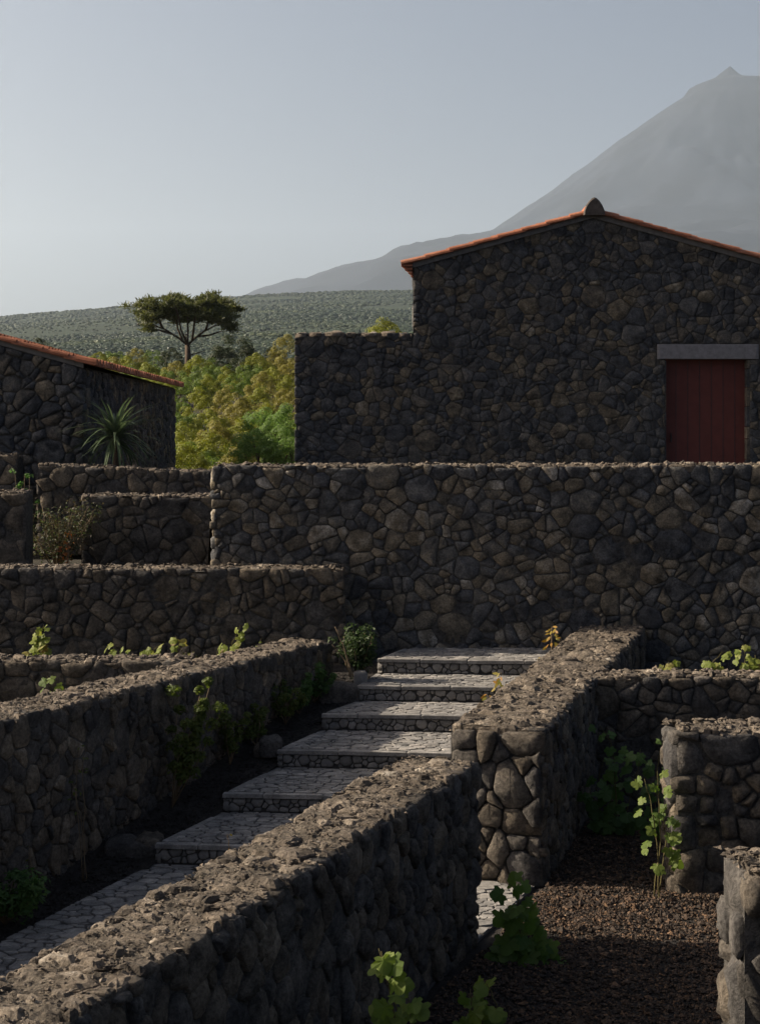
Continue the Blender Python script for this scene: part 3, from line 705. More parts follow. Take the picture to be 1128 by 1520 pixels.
# face stones: gable and annex in one bond
reg = [(AX, 2.25), (HXR, 2.25), (HXR, ZE - .05), (HR, ZR - .05), (HXL - .0, ZE - .05), (AX, ZE - (HXL - AX) * .0)]
reg = [(AX, 2.25), (HXR, 2.25), (HXR, ZE - .04), (HR, ZR - .04), (HXL, ZE - .04), (AX, ZE - (ZR - ZE) / (HR - HXL) * (HXL - AX) - .04)]
holes = [(AX - 1, ZA, HXL, ZR), (DX0 - .005, 2.0, DX1 + .005, DZ1 + .05), (LX0, LZ0, LX1, LZ1)]
lay(house, 'stone', masonry(reg, .042, .142, .008, 1.15, 501, holes=holes), (v3(0, HD, 0), v3(1, 0), v3(0, 0, 1), v3(0, -1)), M_HOUSE, 502, depth=.1, n=(-.006, .008), bulge=(.002, .010), limit=300, bev=.04)
lay(house, 'flank_stone', masonry([(0, 2.25), (HL, 2.25), (HL, ZE - .1), (0, ZE - .1)], .12, .26, .016, 1.1, 503), (v3(*hp(HXL, HL)), v3(*hp(HXL, 0)) - v3(*hp(HXL, HL)).normalized() * 0 if False else (v3(*hp(HXL, 0)) - v3(*hp(HXL, HL))).normalized(), v3(0, 0, 1), v3(-1, T2).normalized()), M_HOUSE, 504, limit=0)
# annex top: a row of flat coping stones
rr = random.Random(51); s = AX
while s < HXL - .03:
    e = min(HXL, s + rr.uniform(.16, .34))
    v, f, c = stone_geo([(s + .006, .0), (e - .006, .0), (e - .006, .46), (s + .006, .46)], (v3(0, HD - .01, ZA - .015), v3(1, 0), v3(0, 1), v3(0, 0, 1)), .06, rr.uniform(-.01, .012), .015, rr, round_=.12, jit=.05)
    obj('coping_stone', v, f, M_CAP, house, True, origin=c); s = e
# door, jambs, lintel
m = MB(); m.box((DX0 - .0, HD + .17, 2.3), (DX1 + .0, HD + .22, DZ1)); dr = m.build('door', M_DOOR, house, origin=(DX0, HD + .17, 2.3))
for k in range(1, 7):
    x = DX0 + (DX1 - DX0) * k / 7; m = MB(); m.box((x - .004, HD + .166, 2.32), (x + .004, HD + .1695, DZ1 - .02)); m.build('plank_joint', M_METAL, dr)
m = MB(); m.tube([(DX0 + .1, HD + .12, 3.12), (DX0 + .1, HD + .12, 3.26)], .012); m.tube([(DX0 + .1, HD + .17, 3.14), (DX0 + .1, HD + .12, 3.14)], .009); m.tube([(DX0 + .1, HD + .17, 3.24), (DX0 + .1, HD + .12, 3.24)], .009); m.build('handle', M_METAL, dr)
def bevel_box(lo, hi, b=.008):
    (x0, y0, z0), (x1, y1, z1) = lo, hi
    return stone_geo([(x0, z0), (x1, z0), (x1, z1), (x0, z1)], (v3(0, y0, 0), v3(1, 0), v3(0, 0, 1), v3(0, -1)), y1 - y0, 0, 0, random.Random(1), flat=True, round_=.01, tilt=0)
v, f, c = bevel_box((LX0, HD - .02, LZ0), (LX1, HD + .3, LZ1)); obj('lintel', v, f, M_LINT, house, origin=c)
for sgn, x in ((1, DX0), (-1, DX1)):                   # jamb stones line the opening
    z = 2.3; rr = random.Random(60 + sgn)
    while z < DZ1 - .02:
        z2 = min(DZ1, z + rr.uniform(.18, .34))
        m = MB(); lo, hi = (x - .0, x + .03) if sgn > 0 else (x - .03, x)
        m.box((lo - (.1 if sgn > 0 else 0), HD + .012, z + .006), (hi - (.025 if sgn > 0 else 0) + (.1 if sgn < 0 else 0) + (-.0), HD + .3, z2 - .006)); m.build('jamb_stone', M_HOUSE, house); z = z2
# roof: two slabs of barrel tile, verge tiles in front, stepped eave rows, ridge
ang = math.atan2(ZR - ZE, HR - HXL)
def half_tube(r, L, seg=7, th=.014):                   # a barrel tile along +x, arch up, open below
    v = []; f = []
    for x in (0, L):
        for q in (r, r - th):
            for k in range(seg + 1):
                t = math.pi * k / seg; v.append((x, -q * math.cos(t), q * math.sin(t)))
    n = seg + 1
    for k in range(seg):
        f += [(k, k + 1, 2 * n + k + 1, 2 * n + k), (n + k, 3 * n + k, 3 * n + k + 1, n + k + 1), (k, n + k, n + k + 1, k + 1), (2 * n + k, 2 * n + k + 1, 3 * n + k + 1, 3 * n + k)]
    return v, f
tile_me = bpy.data.meshes.new('roof_tile'); v, f = half_tube(.062, .44); tile_me.from_pydata(v, [], f); tile_me.update(); tile_me.materials.append(M_TILE)
def roof_side(root, eave, ridge, depth_vec, L, nverge=True, pitch=.23, over=.18):
    """eave and ridge are points of the front edge; columns of tiles go back along depth_vec."""
    eave, ridge = Vector(eave), Vector(ridge); up = (ridge - eave); S = up.length; up.normalize(); dv = Vector(depth_vec).normalized()
    nrm = up.cross(dv); nrm = nrm if nrm.z > 0 else -nrm
    m = MB(); e0 = eave - up * over
    m.add([e0 + dv * .02, ridge + dv * .02, ridge + dv * L, e0 + dv * L, e0 + dv * .02 + nrm * .03, ridge + dv * .02 + nrm * .03, ridge + dv * L + nrm * .03, e0 + dv * L + nrm * .03],
          [(0, 1, 2, 3), (4, 7, 6, 5), (0, 4, 5, 1), (1, 5, 6, 2), (2, 6, 7, 3), (3, 7, 4, 0)])
    m.build('roof', M_TILE, root)
    m = MB(); k = 0; d = pitch
    while d < L:                                       # columns as stepped half rounds, far too shallow to see singly
        o = e0 + dv * d + nrm * .0; n_ = int((S + over) / .36); vv = []; ff = []
        for q in range(n_):
            for (al, rad) in ((q * .36, .088), ((q + 1) * .36, .074)):
                for t in range(6):
                    a = math.pi * t / 5; vv.append(o + up * al + dv * (-rad * math.cos(a)) + nrm * (rad * math.sin(a) + .012 * (al == q * .36)))
        for r_ in range(2 * n_ - 1):
            for t in range(5): ff.append((r_ * 6 + t, r_ * 6 + t + 1, r_ * 6 + 7 + t, r_ * 6 + 6 + t))
        m.add(vv, ff); d += pitch
    m.build('tile_rows', M_TILE, root, kind='stuff')
    # verge: one overlapping barrel tile after another along the front edge
    from mathutils import Matrix
    q = 0.; rr = random.Random(int(S * 100)); kk = 0
    X = up; Zv = nrm; Y = Zv.cross(X)
    while q < S + over - .1:
        tilt = R(3.2)
        o = inst('verge_tile', tile_me, e0 + up * q + dv * .062 + nrm * (.02 + rr.uniform(-.003, .003)), parent=root)
        Mx = Matrix((X, Y, Zv)).transposed(); o.rotation_euler = (Mx @ Matrix.Rotation(-tilt * -1, 3, 'Y')).to_euler(); q += .385
for sgn in (1, -1):
    ex = HXL if sgn > 0 else HXR
    roof_side(house, (ex, HD - .1, ZE + .02), (HR, HD - .1, ZR + .02), (T2, 1, 0), HL + .2)
# mortar band under the verge
m = MB(); s_ = .0
for ex in (HXL, HXR):
    m.add([(ex, HD - .03, ZE - .06), (HR, HD - .03, ZR - .06), (HR, HD - .03, ZR + .03), (ex, HD - .03, ZE + .03), (ex, HD + .2, ZE - .06), (HR, HD + .2, ZR - .06), (HR, HD + .2, ZR + .03), (ex, HD + .2, ZE + .03)],
          [(0, 1, 2, 3), (7, 6, 5, 4), (3, 2, 6, 7), (0, 4, 5, 1), (0, 3, 7, 4)] if ex == HXL else [(3, 2, 1, 0), (4, 5, 6, 7), (7, 6, 2, 3), (1, 5, 4, 0), (4, 7, 3, 0)])
m.build('verge_mortar', M_MORT, house)
# stepped rows of tile ends under the left and right eaves
for sgn, ex in ((-1, HXL), (1, HXR)):
    m = MB()
    for lay_i, (out, dz) in enumerate(((.17, .01), (.115, -.045), (.06, -.10), (.02, -.15))):
        d = -.02
        while d < HL:
            c = v3(*hp(ex, d)); r_ = .055
            vv = []
            for xx in (0, out):
                for t in range(7): a = math.pi * t / 6; vv.append((c.x + sgn * xx, c.y - r_ * math.cos(a), ZE + dz - .05 + r_ * math.sin(a) * (.8)))
            m.add(vv, [(t, t + 1, 8 + t, 7 + t) for t in range(6)] + [(6, 5, 4, 3, 2, 1, 0), (7, 8, 9, 10, 11, 12, 13), (0, 7, 13, 6)]); d += .12
    m.build('eave_tiles', M_TILE, house, kind='stuff')
# ridge: barrel tiles along the top, a lump of mortar closing the front end
m = MB(); vv = []; ff = []
for k, (d, rr_) in enumerate(((-.15, .9), (-.135, 1.0), (-.10, 1.0))):
    for t in range(11):
        a = math.pi * t / 10; c_, s_ = math.cos(a), math.sin(a); vv.append((HR - rr_ * .165 * c_ * (1 - .35 * s_ ** 3), HD + d, ZR - .03 + rr_ * .275 * s_ ** 1.1))
for k in range(2):
    for t in range(10): ff.append((k * 11 + t, k * 11 + t + 1, (k + 1) * 11 + t + 1, (k + 1) * 11 + t))
ff.append(tuple(range(10, -1, -1))); m.add(vv, ff); m.build('ridge_plug', plain('ridge_plug_mortar', (.10, .085, .075), 16, .3, .5, .01), house)
ridge_me = bpy.data.meshes.new('ridge_tile'); v, f = half_tube(.15, .46); ridge_me.from_pydata(v, [], f); ridge_me.update(); ridge_me.materials.append(M_TILE)
for k in range(20):
    o = inst('ridge_tile', ridge_me, (HR + k * .42 * T2, HD - .10 + k * .42, ZR + .03), (0, R(-1), R(90)), 1., house)

# ------------------------------------------------------------------ left house
BD, BX = 23.0, pxx(125, 23.0); BL = 11.1; BZ = pz(541, 23.0); BS = .272
barn = empty('stone_house', (BX, BD, 2.2), 'low stone house with a tiled roof at the left edge', 'house')
BT = math.tan(R(-.57)); RX = BX - 3.6; RZ = BZ + 3.6 * BS
m = MB(); i = .018
m.add([(BX - i, BD + i, 2.0), (BX - i, BD + i, BZ - .04), (BX - i + BL * BT, BD + BL, BZ - .04), (BX - i + BL * BT, BD + BL, 2.0), (RX, BD + i, RZ - .04), (RX - 3.6, BD + i, BZ - .04), (RX - 3.6, BD + i, 2.0), (RX, BD + BL, RZ - .04), (RX - 3.6, BD + BL, BZ - .04), (RX - 3.6, BD + BL, 2.)],
      [(0, 3, 2, 1), (6, 0, 1, 4, 5), (3, 9, 8, 7, 2), (6, 5, 8, 9)]); m.build('wall_core', M_CORE, barn)
lay(barn, 'stone', masonry([(BX - 2.4, 2.05), (BX, 2.05), (BX, BZ - .05), (BX - 2.4, BZ - .05 + 2.4 * BS)], .07, .17, .014, 1.1, 601), (v3(0, BD, 0), v3(1, 0), v3(0, 0, 1), v3(0, -1)), M_HOUSE, 602, bulge=(.006, .022))
lay(barn, 'flank_stone', masonry([(0, 2.05), (BL, 2.05), (BL, BZ - .05), (0, BZ - .05)], .075, .17, .014, 1.2, 603), (v3(BX, BD, 0), v3(BT, 1).normalized(), v3(0, 0, 1), v3(1, -BT).normalized()), M_HOUSE, 604, bulge=(.006, .022), limit=290)
roof_side(barn, (BX, BD - .08, BZ + .02), (RX, BD - .08, RZ + .02), (BT, 1, 0), BL + .2, over=.16)
roof_side(barn, (RX - 3.6, BD - .08, BZ + .02), (RX, BD - .08, RZ + .02), (BT, 1, 0), BL + .2, over=.16)
m = MB(); d = 0.
while d < BL:                                          # round tile ends along the eave
    c = v3(BX + d * BT, BD + d); vv = []
    for xx, zz in ((-.1, .02), (.19, -.035)):
        for t in range(8): a = math.pi * t / 7; vv.append((c.x + xx, c.y - .095 * math.cos(a), BZ + zz + .02 + .10 * math.sin(a)))
    m.add(vv, [(t, t + 1, 9 + t, 8 + t) for t in range(7)] + [(8, 9, 10, 11, 12, 13, 14, 15)]); d += .275
m.build('eave_tiles', M_TILE, barn, kind='stuff')
m = MB(); m.add([(BX, BD - .02, BZ - .05), (BX, BD - .02, BZ + .03), (RX, BD - .02, RZ + .03), (RX, BD - .02, RZ - .05), (BX, BD + .2, BZ + .03), (RX, BD + .2, RZ + .03)], [(0, 1, 2, 3), (1, 4, 5, 2)]); m.build('verge_mortar', M_MORT, barn)

# ------------------------------------------------------------------ plants
def leaf_mesh(name, mat, kind='vine', seed=0):
    """One leaf, stalk at the origin, blade along +y, upper side +z, about one unit long."""
    rr = random.Random(seed); out = []
    if kind == 'vine':
        pr_ = [(-180, .18), (-158, .42), (-132, .52), (-112, .40), (-92, .60), (-66, .70), (-46, .50), (-30, .70), (-12, .86), (0, .95), (12, .86), (30, .70), (46, .50), (66, .70), (92, .60), (112, .40), (132, .52), (158, .42)]
        for a, r_ in pr_:
            r_ *= rr.uniform(.92, 1.08); out.append((math.sin(R(a)) * r_, .36 + math.cos(R(a)) * r_ * .72))
        v = [(x, y, -.25 * x * x + .05 * rr.uniform(-1, 1) - .10 * (y - .4) ** 2) for x, y in out] + [(0, .36, .03)]
        f = [(i, (i + 1) % len(out), len(out)) for i in range(len(out))]
        f = [(a, c, b) if (out[b % len(out)][0] - 0) * 1 == 9e9 else (b, a, c) for a, b, c in f]
    elif kind == 'oval':
        pr_ = [(0, 0), (.16, .2), (.22, .45), (.15, .75), (0, 1), (-.15, .75), (-.22, .45), (-.16, .2)]
        v = [(x, y, -.1 * y * y - .8 * x * x + .05 * abs(x)) for x, y in pr_] + [(0, .45, -.04)]
        f = [(i, (i + 1) % 8, 8) for i in range(8)]
    me = bpy.data.meshes.new(name); me.from_pydata(v, [], f); me.update(); me.materials.append(mat); return me
LEAF = {}
def leaf(mat, kind, k):
    key = (mat.name, kind, k)
    if key not in LEAF: LEAF[key] = leaf_mesh('leaf', mat, kind, k)
    return LEAF[key]
from mathutils import Matrix
def set_leaf(o, nrm, tip):
    nrm = Vector(nrm).normalized(); tip = Vector(tip); y = (tip - nrm * tip.dot(nrm)).normalized(); x = y.cross(nrm)
    o.rotation_euler = Matrix((x, y, nrm)).transposed().to_euler()
def vine(name, label, D, paths, ground_z, lsize, nleaf, mat, kind='vine', cat='vine', group=None, stem_r=.006, stem_m=None, spread=.09, seed=1, taper=.5, start=.15, facing=(-.35, -.75, .55)):
    """paths: shoots as lists of photo pixels from foot to tip at distance D; the foot is carried down to the ground."""
    rr = random.Random(seed)
    P0 = px(*paths[0][0], D); foot = v3(P0.x, P0.y, ground_z)
    root = empty(name, foot, label, cat, group)
    for pth in paths:
        pts = [px(x, y, D + rr.uniform(-.05, .05)) for x, y in pth]
        if pts[0].z > ground_z + .03: pts = [foot + v3(rr.uniform(-.02, .02), rr.uniform(-.02, .02))] + pts
        fine = []
        for a, b in zip(pts, pts[1:]):
            for k in range(4): fine.append(a.lerp(b, k / 4) + v3(*(rr.uniform(-.006, .006) for _ in range(3))))
        fine.append(pts[-1]); n = len(fine)
        m = MB(); m.tube(fine, [stem_r * (1 - .7 * i / n) for i in range(n)], 5); m.build('stem', stem_m or M_VSTEM, root, smooth=True, origin=foot)
        ln = [0.]
        for a, b in zip(fine, fine[1:]): ln.append(ln[-1] + (b - a).length)
        for k in range(nleaf):
            t = start + (1 - start) * (k + rr.uniform(-.3, .3)) / max(1, nleaf - 1); t = min(max(t, 0), 1)
            s = t * ln[-1]; j = max(i for i in range(n) if ln[i] <= s + 1e-9); j = min(j, n - 2)
            p = fine[j].lerp(fine[j + 1], (s - ln[j]) / max(1e-6, ln[j + 1] - ln[j]))
            size = lsize * (1 - taper * t) * rr.uniform(.75, 1.15)
            a = rr.uniform(0, 6.28) if k % 3 else rr.uniform(math.pi, 2 * math.pi)
            out = v3(math.cos(a), math.sin(a) * .7, rr.uniform(-.35, .25)).normalized()
            q = p + out * spread * rr.uniform(.3, 1) * (1 - .5 * t)
            nr_ = v3(facing[0] + rr.uniform(-.6, .6), facing[1] + rr.uniform(-.6, .6), facing[2] + rr.uniform(-.4, .5))
            o = inst('leaf', leaf(mat, kind, rr.randrange(4)), q, None, size, root)
            set_leaf(o, nr_, out + v3(0, 0, rr.uniform(-.9, -.1)))
    return root
GL = 'young vines in the bed behind the left stair wall'
zb = .5
vine('vine', 'tall bushy young vine furthest left above the low left wall', 16.3, [[(52, 985), (56, 955), (66, 928)], [(62, 985), (60, 960), (58, 945)], [(46, 985), (47, 968)]], zb, .14, 25, M_VINEY, seed=1, group=GL, start=.45, spread=.09)
vine('vine', 'small vine tip showing just over the left stair wall', 14.6, [[(78, 1030), (74, 1012), (70, 1002)], [(62, 1035), (67, 1024)]], zb, .14, 8, M_VINE, seed=2, group=GL, start=.5)
vine('vine', 'low spreading young vine with a tiny shoot on its left, near the low left wall', 16.2, [[(168, 985), (162, 972), (154, 959)], [(185, 985), (180, 970), (176, 965)], [(150, 988), (144, 981)]], zb, .14, 14, M_VINEY, seed=3, group=GL, start=.45, spread=.09)
vine('vine', 'slanting leafy young vine where the low wall meets the stair wall', 16.2, [[(212, 985), (224, 970), (236, 957)], [(205, 985), (200, 974)]], zb, .14, 24, M_VINEY, seed=4, group=GL, start=.45, spread=.09)
vine('vine', 'thin young vine leaning left in the middle of the row', 16.3, [[(283, 985), (268, 962), (261, 945)]], zb, .14, 17, M_VINEY, seed=5, group=GL, start=.45, spread=.09)
vine('vine', 'tall young vine with a curled tip above the left stair wall', 16.5, [[(335, 985), (346, 952), (357, 928)], [(322, 980), (324, 960)]], zb, .14, 18, M_VINEY, seed=6, group=GL, start=.45, spread=.09)
vine('vine', 'tiny vine shoot furthest right above the left stair wall', 16.7, [[(386, 975), (385, 960), (388, 948)]], zb, .06, 5, M_VINEY, seed=7, group=GL, start=.45, spread=.09)
GR = 'young vines in the bed below the tall wall on the right'
vine('vine', 'small low vine tuft nearest the right stair wall', 15.6, [[(990, 1000), (992, 982)], [(1003, 1000), (998, 985)]], .42, .14, 12, M_VINEY, seed=8, group=GR, start=.45, spread=.09)
vine('vine', 'pointed young vine in the middle of the three on the right', 15.6, [[(1045, 1000), (1058, 982), (1072, 967)], [(1062, 998), (1056, 985)]], .42, .14, 17, M_VINEY, seed=9, group=GR, start=.45, spread=.09)
vine('vine', 'tallest young vine at the right edge above the wall', 15.6, [[(1100, 1000), (1106, 975), (1102, 956)], [(1122, 1000), (1120, 972)], [(1110, 998), (1112, 980)]], .42, .14, 17, M_VINEY, seed=10, group=GR, start=.45, spread=.09)
vine('vine', 'tiny vine shoot just above the square-ended wall\'s top', 12.3, [[(1080, 1090), (1077, 1072), (1075, 1068)]], 0, .06, 4, M_VINEY, seed=11, spread=.04)
GY = 'vines growing in the plot on the right'
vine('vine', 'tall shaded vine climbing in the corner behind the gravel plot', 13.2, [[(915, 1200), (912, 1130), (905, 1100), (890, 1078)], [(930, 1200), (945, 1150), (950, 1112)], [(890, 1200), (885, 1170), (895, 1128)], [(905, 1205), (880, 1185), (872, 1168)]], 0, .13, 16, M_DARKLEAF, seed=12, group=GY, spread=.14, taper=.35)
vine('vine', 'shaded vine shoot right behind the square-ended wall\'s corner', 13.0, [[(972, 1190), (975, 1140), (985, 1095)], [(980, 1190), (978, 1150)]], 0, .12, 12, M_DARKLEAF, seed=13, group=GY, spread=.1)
vine('vine', 'bright sunlit vine at the corner of the square-ended wall', 11.40, [[(974, 1250), (966, 1190), (956, 1156)], [(980, 1250), (976, 1180), (975, 1145)], [(988, 1250), (984, 1205)]], 0, .105, 9, M_VINE, seed=14, group=GY, spread=.11, taper=.25, start=.35)
vine('vine', 'round dark green vine in front of the gap in the wall', 10.1, [[(785, 1465), (785, 1430), (775, 1385)], [(795, 1465), (800, 1425), (805, 1390)], [(780, 1465), (762, 1425), (755, 1395)], [(785, 1450), (770, 1375), (768, 1320), (752, 1312)], [(788, 1460), (812, 1440)], [(785, 1450), (772, 1365), (778, 1340)]], 0, .125, 20, M_FERNV, seed=15, group=GY, spread=.12, taper=.15, start=.05)
vine('vine', 'vine with a hooked shoot at the bottom edge, right of the tall bright one', 8.3, [[(705, 1530), (700, 1500), (698, 1468)], [(725, 1530), (738, 1500), (730, 1472), (722, 1460)], [(712, 1530), (720, 1490), (715, 1480)]], 0, .12, 12, M_VINE, seed=16, group=GY, spread=.08, taper=.3)
vine('vine', 'tall bright vine shoot at the bottom edge against the foreground wall', 7.4, [[(598, 1535), (584, 1480), (566, 1412)], [(590, 1530), (576, 1460), (562, 1408)], [(612, 1530), (606, 1480)]], 0, .125, 14, M_VINE, seed=17, group=GY, spread=.06, taper=.25)
# yellow saplings by the stairs
vine('sapling', 'yellow-leaved sapling beside the landing, against the right stair wall', 16.6, [[(819, 992), (818, 960), (819, 930)], [(818, 985), (806, 975)], [(819, 980), (828, 966)]], .9, .085, 22, M_AUTUMN, 'oval', 'sapling', 'yellow saplings by the stairs', seed=18, start=.5, taper=.3, spread=.07, stem_m=M_TWIG, stem_r=.011)
vine('sapling', 'low yellow sapling leaning over the wall beside the middle steps', 15.0, [[(735, 1050), (740, 1020), (744, 998)], [(728, 1050), (722, 1030)], [(745, 1045), (755, 1015)]], .6, .085, 16, M_AUTUMN, 'oval', 'sapling', 'yellow saplings by the stairs', seed=19, start=.5, taper=.3, spread=.06, stem_m=M_TWIG)
vine('sapling', 'tiny yellow seedling peeping over the foreground wall', 11.2, [[(340, 1290), (341, 1258), (338, 1238)]], 0, .05, 6, M_AUTUMN, 'oval', 'sapling', 'yellow saplings by the stairs', seed=20, spread=.04, stem_m=M_TWIG)
vine('weed', 'tall bare weed with a few leaves in front of the left stair wall', 11.85, [[(128, 1304), (122, 1220), (112, 1175), (118, 1110)], [(126, 1200), (122, 1140), (128, 1108)], [(114, 1180), (106, 1158)]], bedZ(11.85), .06, 5, M_HEATH, 'oval', 'weed', seed=21, spread=.06, stem_m=M_TWIG, stem_r=.004, start=.7)
vine('weed', 'short bare stalk in the bed near the left edge', 11.3, [[(53, 1340), (46, 1290), (44, 1255)]], bedZ(11.3), .04, 3, M_HEATH, 'oval', 'weed', seed=22, spread=.03, stem_m=M_TWIG, stem_r=.004, start=.6)

def leaf_cloud(n, sampler, size, seed, flat=.5, wild=.42):
    """Many small leaves at sampled (point, outward) pairs, one mesh: four-cornered blades."""
    rr = np.random.RandomState(seed); p, o = sampler(rr, n)
    unit = lambda a: a / (np.linalg.norm(a, axis=1, keepdims=True) + 1e-9)
    nn_ = o + rr.normal(0, wild, (n, 3)); nn_[:, 2] += flat; nn_ = unit(nn_)
    t = unit(np.cross(nn_, rr.normal(0, 1, (n, 3)))); b = np.cross(nn_, t); s = size * rr.uniform(.6, 1.35, (n, 1))
    V = np.stack([p - t * s, p - b * s * .45 + nn_ * s * .1, p + t * s, p + b * s * .45 + nn_ * s * .1], 1).reshape(-1, 3)
    return V, np.arange(4 * n).reshape(-1, 4).tolist()
def clump_sampler(cl, shell=.75):
    C = np.array([c for c, r in cl]); Rr = np.array([r for c, r in cl])
    def s(rr, n):
        k = rr.randint(0, len(C), n); d = rr.normal(0, 1, (n, 3)); d /= np.linalg.norm(d, axis=1, keepdims=True)
        up = rr.rand(n) < .6; d[up, 2] = np.abs(d[up, 2])
        return C[k] + d * (Rr[k] * (shell + (1 - shell) * rr.rand(n) ** .5))[:, None] * np.array([1, 1, .85]), d
    return s
def tuft(name, label, cat, base, w, h, n, size, mat, seed=1, stems=5, group=None, lean=(0, 0)):
    """A small bush: stems and a cloud of leaves."""
    rr = random.Random(seed); base = Vector(base); root = empty(name, base, label, cat, group); m = MB(); cl = []
    for k in range(stems):
        tip = base + v3(rr.uniform(-w, w) * .5 + lean[0], rr.uniform(-w, w) * .35 + lean[1], h * rr.uniform(.6, 1))
        mid = base.lerp(tip, .5) + v3(rr.uniform(-.03, .03), rr.uniform(-.03, .03)); m.tube([base, mid, tip], [.007, .005, .003], 5)
        for q in range(5): t = .35 + .65 * q / 4; cl.append((tuple(base.lerp(tip, t) + v3(rr.uniform(-.04, .04), rr.uniform(-.04, .04))), w * .17 * rr.uniform(.6, 1.1)))
    m.build('stem', M_TWIG, root, smooth=True)
    V, Fq = leaf_cloud(n, clump_sampler(cl, .2), size, seed); obj('foliage', V, Fq, mat, root)
    return root
def wall_x(D, out=.08): return -6.95 + .385 * D + out
tuft('bush', 'round green bush with bare twigs at the left end of the landing', 'bush', px(536, 1005, 16.55), .50, .50, 2800, .02, M_BUSH, 31, 14)
vine('bare_shrub', 'bare branching twig standing left of the round green bush', 16.3, [[(521, 1005), (512, 965), (497, 930)], [(516, 990), (508, 975), (493, 957)], [(512, 965), (509, 955), (511, 945)]], pz(1005, 16.3), .03, 1, M_HEATH, 'oval', 'shrub', seed=32, stem_m=M_TWIG, stem_r=.008, spread=.02)
GF = 'ferns and heath along the left stair wall'
tuft('heath_plant', 'heath plant catching the sun at its tip, midway on the left stair wall', 'plant', (wall_x(13.3, .12), 13.3, bedZ(13.3)), .42, 1.05, 4200, .021, M_HEATH, 33, 8, GF, (.22, -.1))
for k, (x, y, D, h, lab) in enumerate([(360, 1110, 14.3, .42, 'first shaded heath tuft up from the sunlit one on the left stair wall'), (390, 1090, 14.8, .36, 'second shaded heath tuft up from the sunlit one on the left stair wall'),
        (432, 1065, 15.4, .36, 'third shaded heath tuft up from the sunlit one on the left stair wall'), (450, 1050, 15.7, .36, 'fourth shaded heath tuft, near the top of the left stair wall'), (470, 1045, 16.05, .40, 'last heath tuft at the top end of the left stair wall')]):
    tuft('heath_plant', lab, 'plant', (wall_x(D, .12), D, bedZ(D)), .36, h * 1.05, 1900, .017, M_FERN if k > 2 else M_HEATH, 34 + k, 4, GF)
tuft('fern_clump', 'green ferny clump at the left edge beside the path', 'fern', px(8, 1372, 10.8), .62, .42, 2600, .024, M_FERN, 41, 10)
# weeds in the little plots on the left
tuft('weed_clump', 'dry brown weeds between the two plot walls on the left', 'weeds', (pxx(84, 20.0), 20.0, 1.55), .95, .85, 3000, .02, M_DRY, 42, 30)
tuft('weed_clump', 'rust-red leaved weed low in the left plot', 'weeds', (pxx(100, 19.6), 19.6, 1.55), .25, .5, 120, .02, M_RED, 43, 4)
tuft('weed_clump', 'small fresh green weed on the wall end at the left edge', 'weeds', (pxx(40, 20.4), 20.4, 1.55), .3, 1.25, 320, .03, M_FERN, 44, 5)
# spiky-leaved plant
YD = 22.7; yb = px(173, 694, YD); yb.z = 2.2
yuc = empty('sword_leaf_plant', yb, 'spiky long-leaved rosette plant in front of the left house', 'plant'); yc = px(171, 648, YD)
m = MB(); m.tube([yb, yb.lerp(yc, .5) + v3(.02, 0), yc], [.05, .045, .05], 8); m.build('stem', M_BARK, yuc, smooth=True)
def strap(L, droop, seed):
    v = []; f = []; rr = random.Random(seed); n = 7
    for k in range(n + 1):
        t = k / n; w = .026 * (1 - t) ** .6 * (1 if t > .1 else .8); y = L * t * (1 - .12 * droop * t); z = -droop * L * .55 * t ** 2.2
        v += [(-w, y, z + .3 * w), (0, y, z), (w, y, z + .3 * w)]
    for k in range(n): a = 3 * k; f += [(a, a + 1, a + 4, a + 3), (a + 1, a + 2, a + 5, a + 4)]
    me = bpy.data.meshes.new('leaf'); me.from_pydata(v, [], f); me.update(); me.materials.append(M_YUC); return me
straps = [strap(.62 + .05 * k, .3 + .2 * k, k) for k in range(6)]
rr = random.Random(77)
for k in range(120):
    el = rr.uniform(-30, 82); az = rr.uniform(0, 360)
    o = inst('leaf', straps[rr.randrange(6)], yc + v3(0, 0, rr.uniform(-.1, .06)), (R(el), 0, R(az)), rr.uniform(.8, 1.08), yuc)

# shrubs of the thicket, each its own plant; a few crown meshes are shared
def crown_mesh(name, mat, seed, nclump=52, n=9000, size=.032, cr=(.17, .29)):
    """A full mound of rounded leaf clumps, one unit in radius and about two high."""
    rr = random.Random(seed); cl = []; hs = [rr.uniform(.8, 1.15) for _ in range(8)]
    for k in range(nclump):
        a = rr.uniform(0, 6.28); u = rr.random() ** .8; z = .15 + 1.7 * u * hs[int(a / 6.2832 * 7.99)]
        rad = math.sqrt(max(.02, 1 - (max(0, z - .55) / 1.35) ** 2)) * rr.uniform(.7, 1.0) * (.8 if z < .4 else 1)
        cl.append(((math.cos(a) * rad, math.sin(a) * rad, z), rr.uniform(*cr)))
    V, Fq = leaf_cloud(n, clump_sampler(cl, .82), size, seed, .15, .3)
    me = bpy.data.meshes.new(name); me.from_pydata(V.tolist(), [], Fq); me.update(); me.materials.append(mat); return me
CR = {}
for mi in range(5):
    for k in range(3 if mi < 3 else 2): CR[(mi, k)] = crown_mesh('crown', SH[mi], 700 + mi * 10 + k)
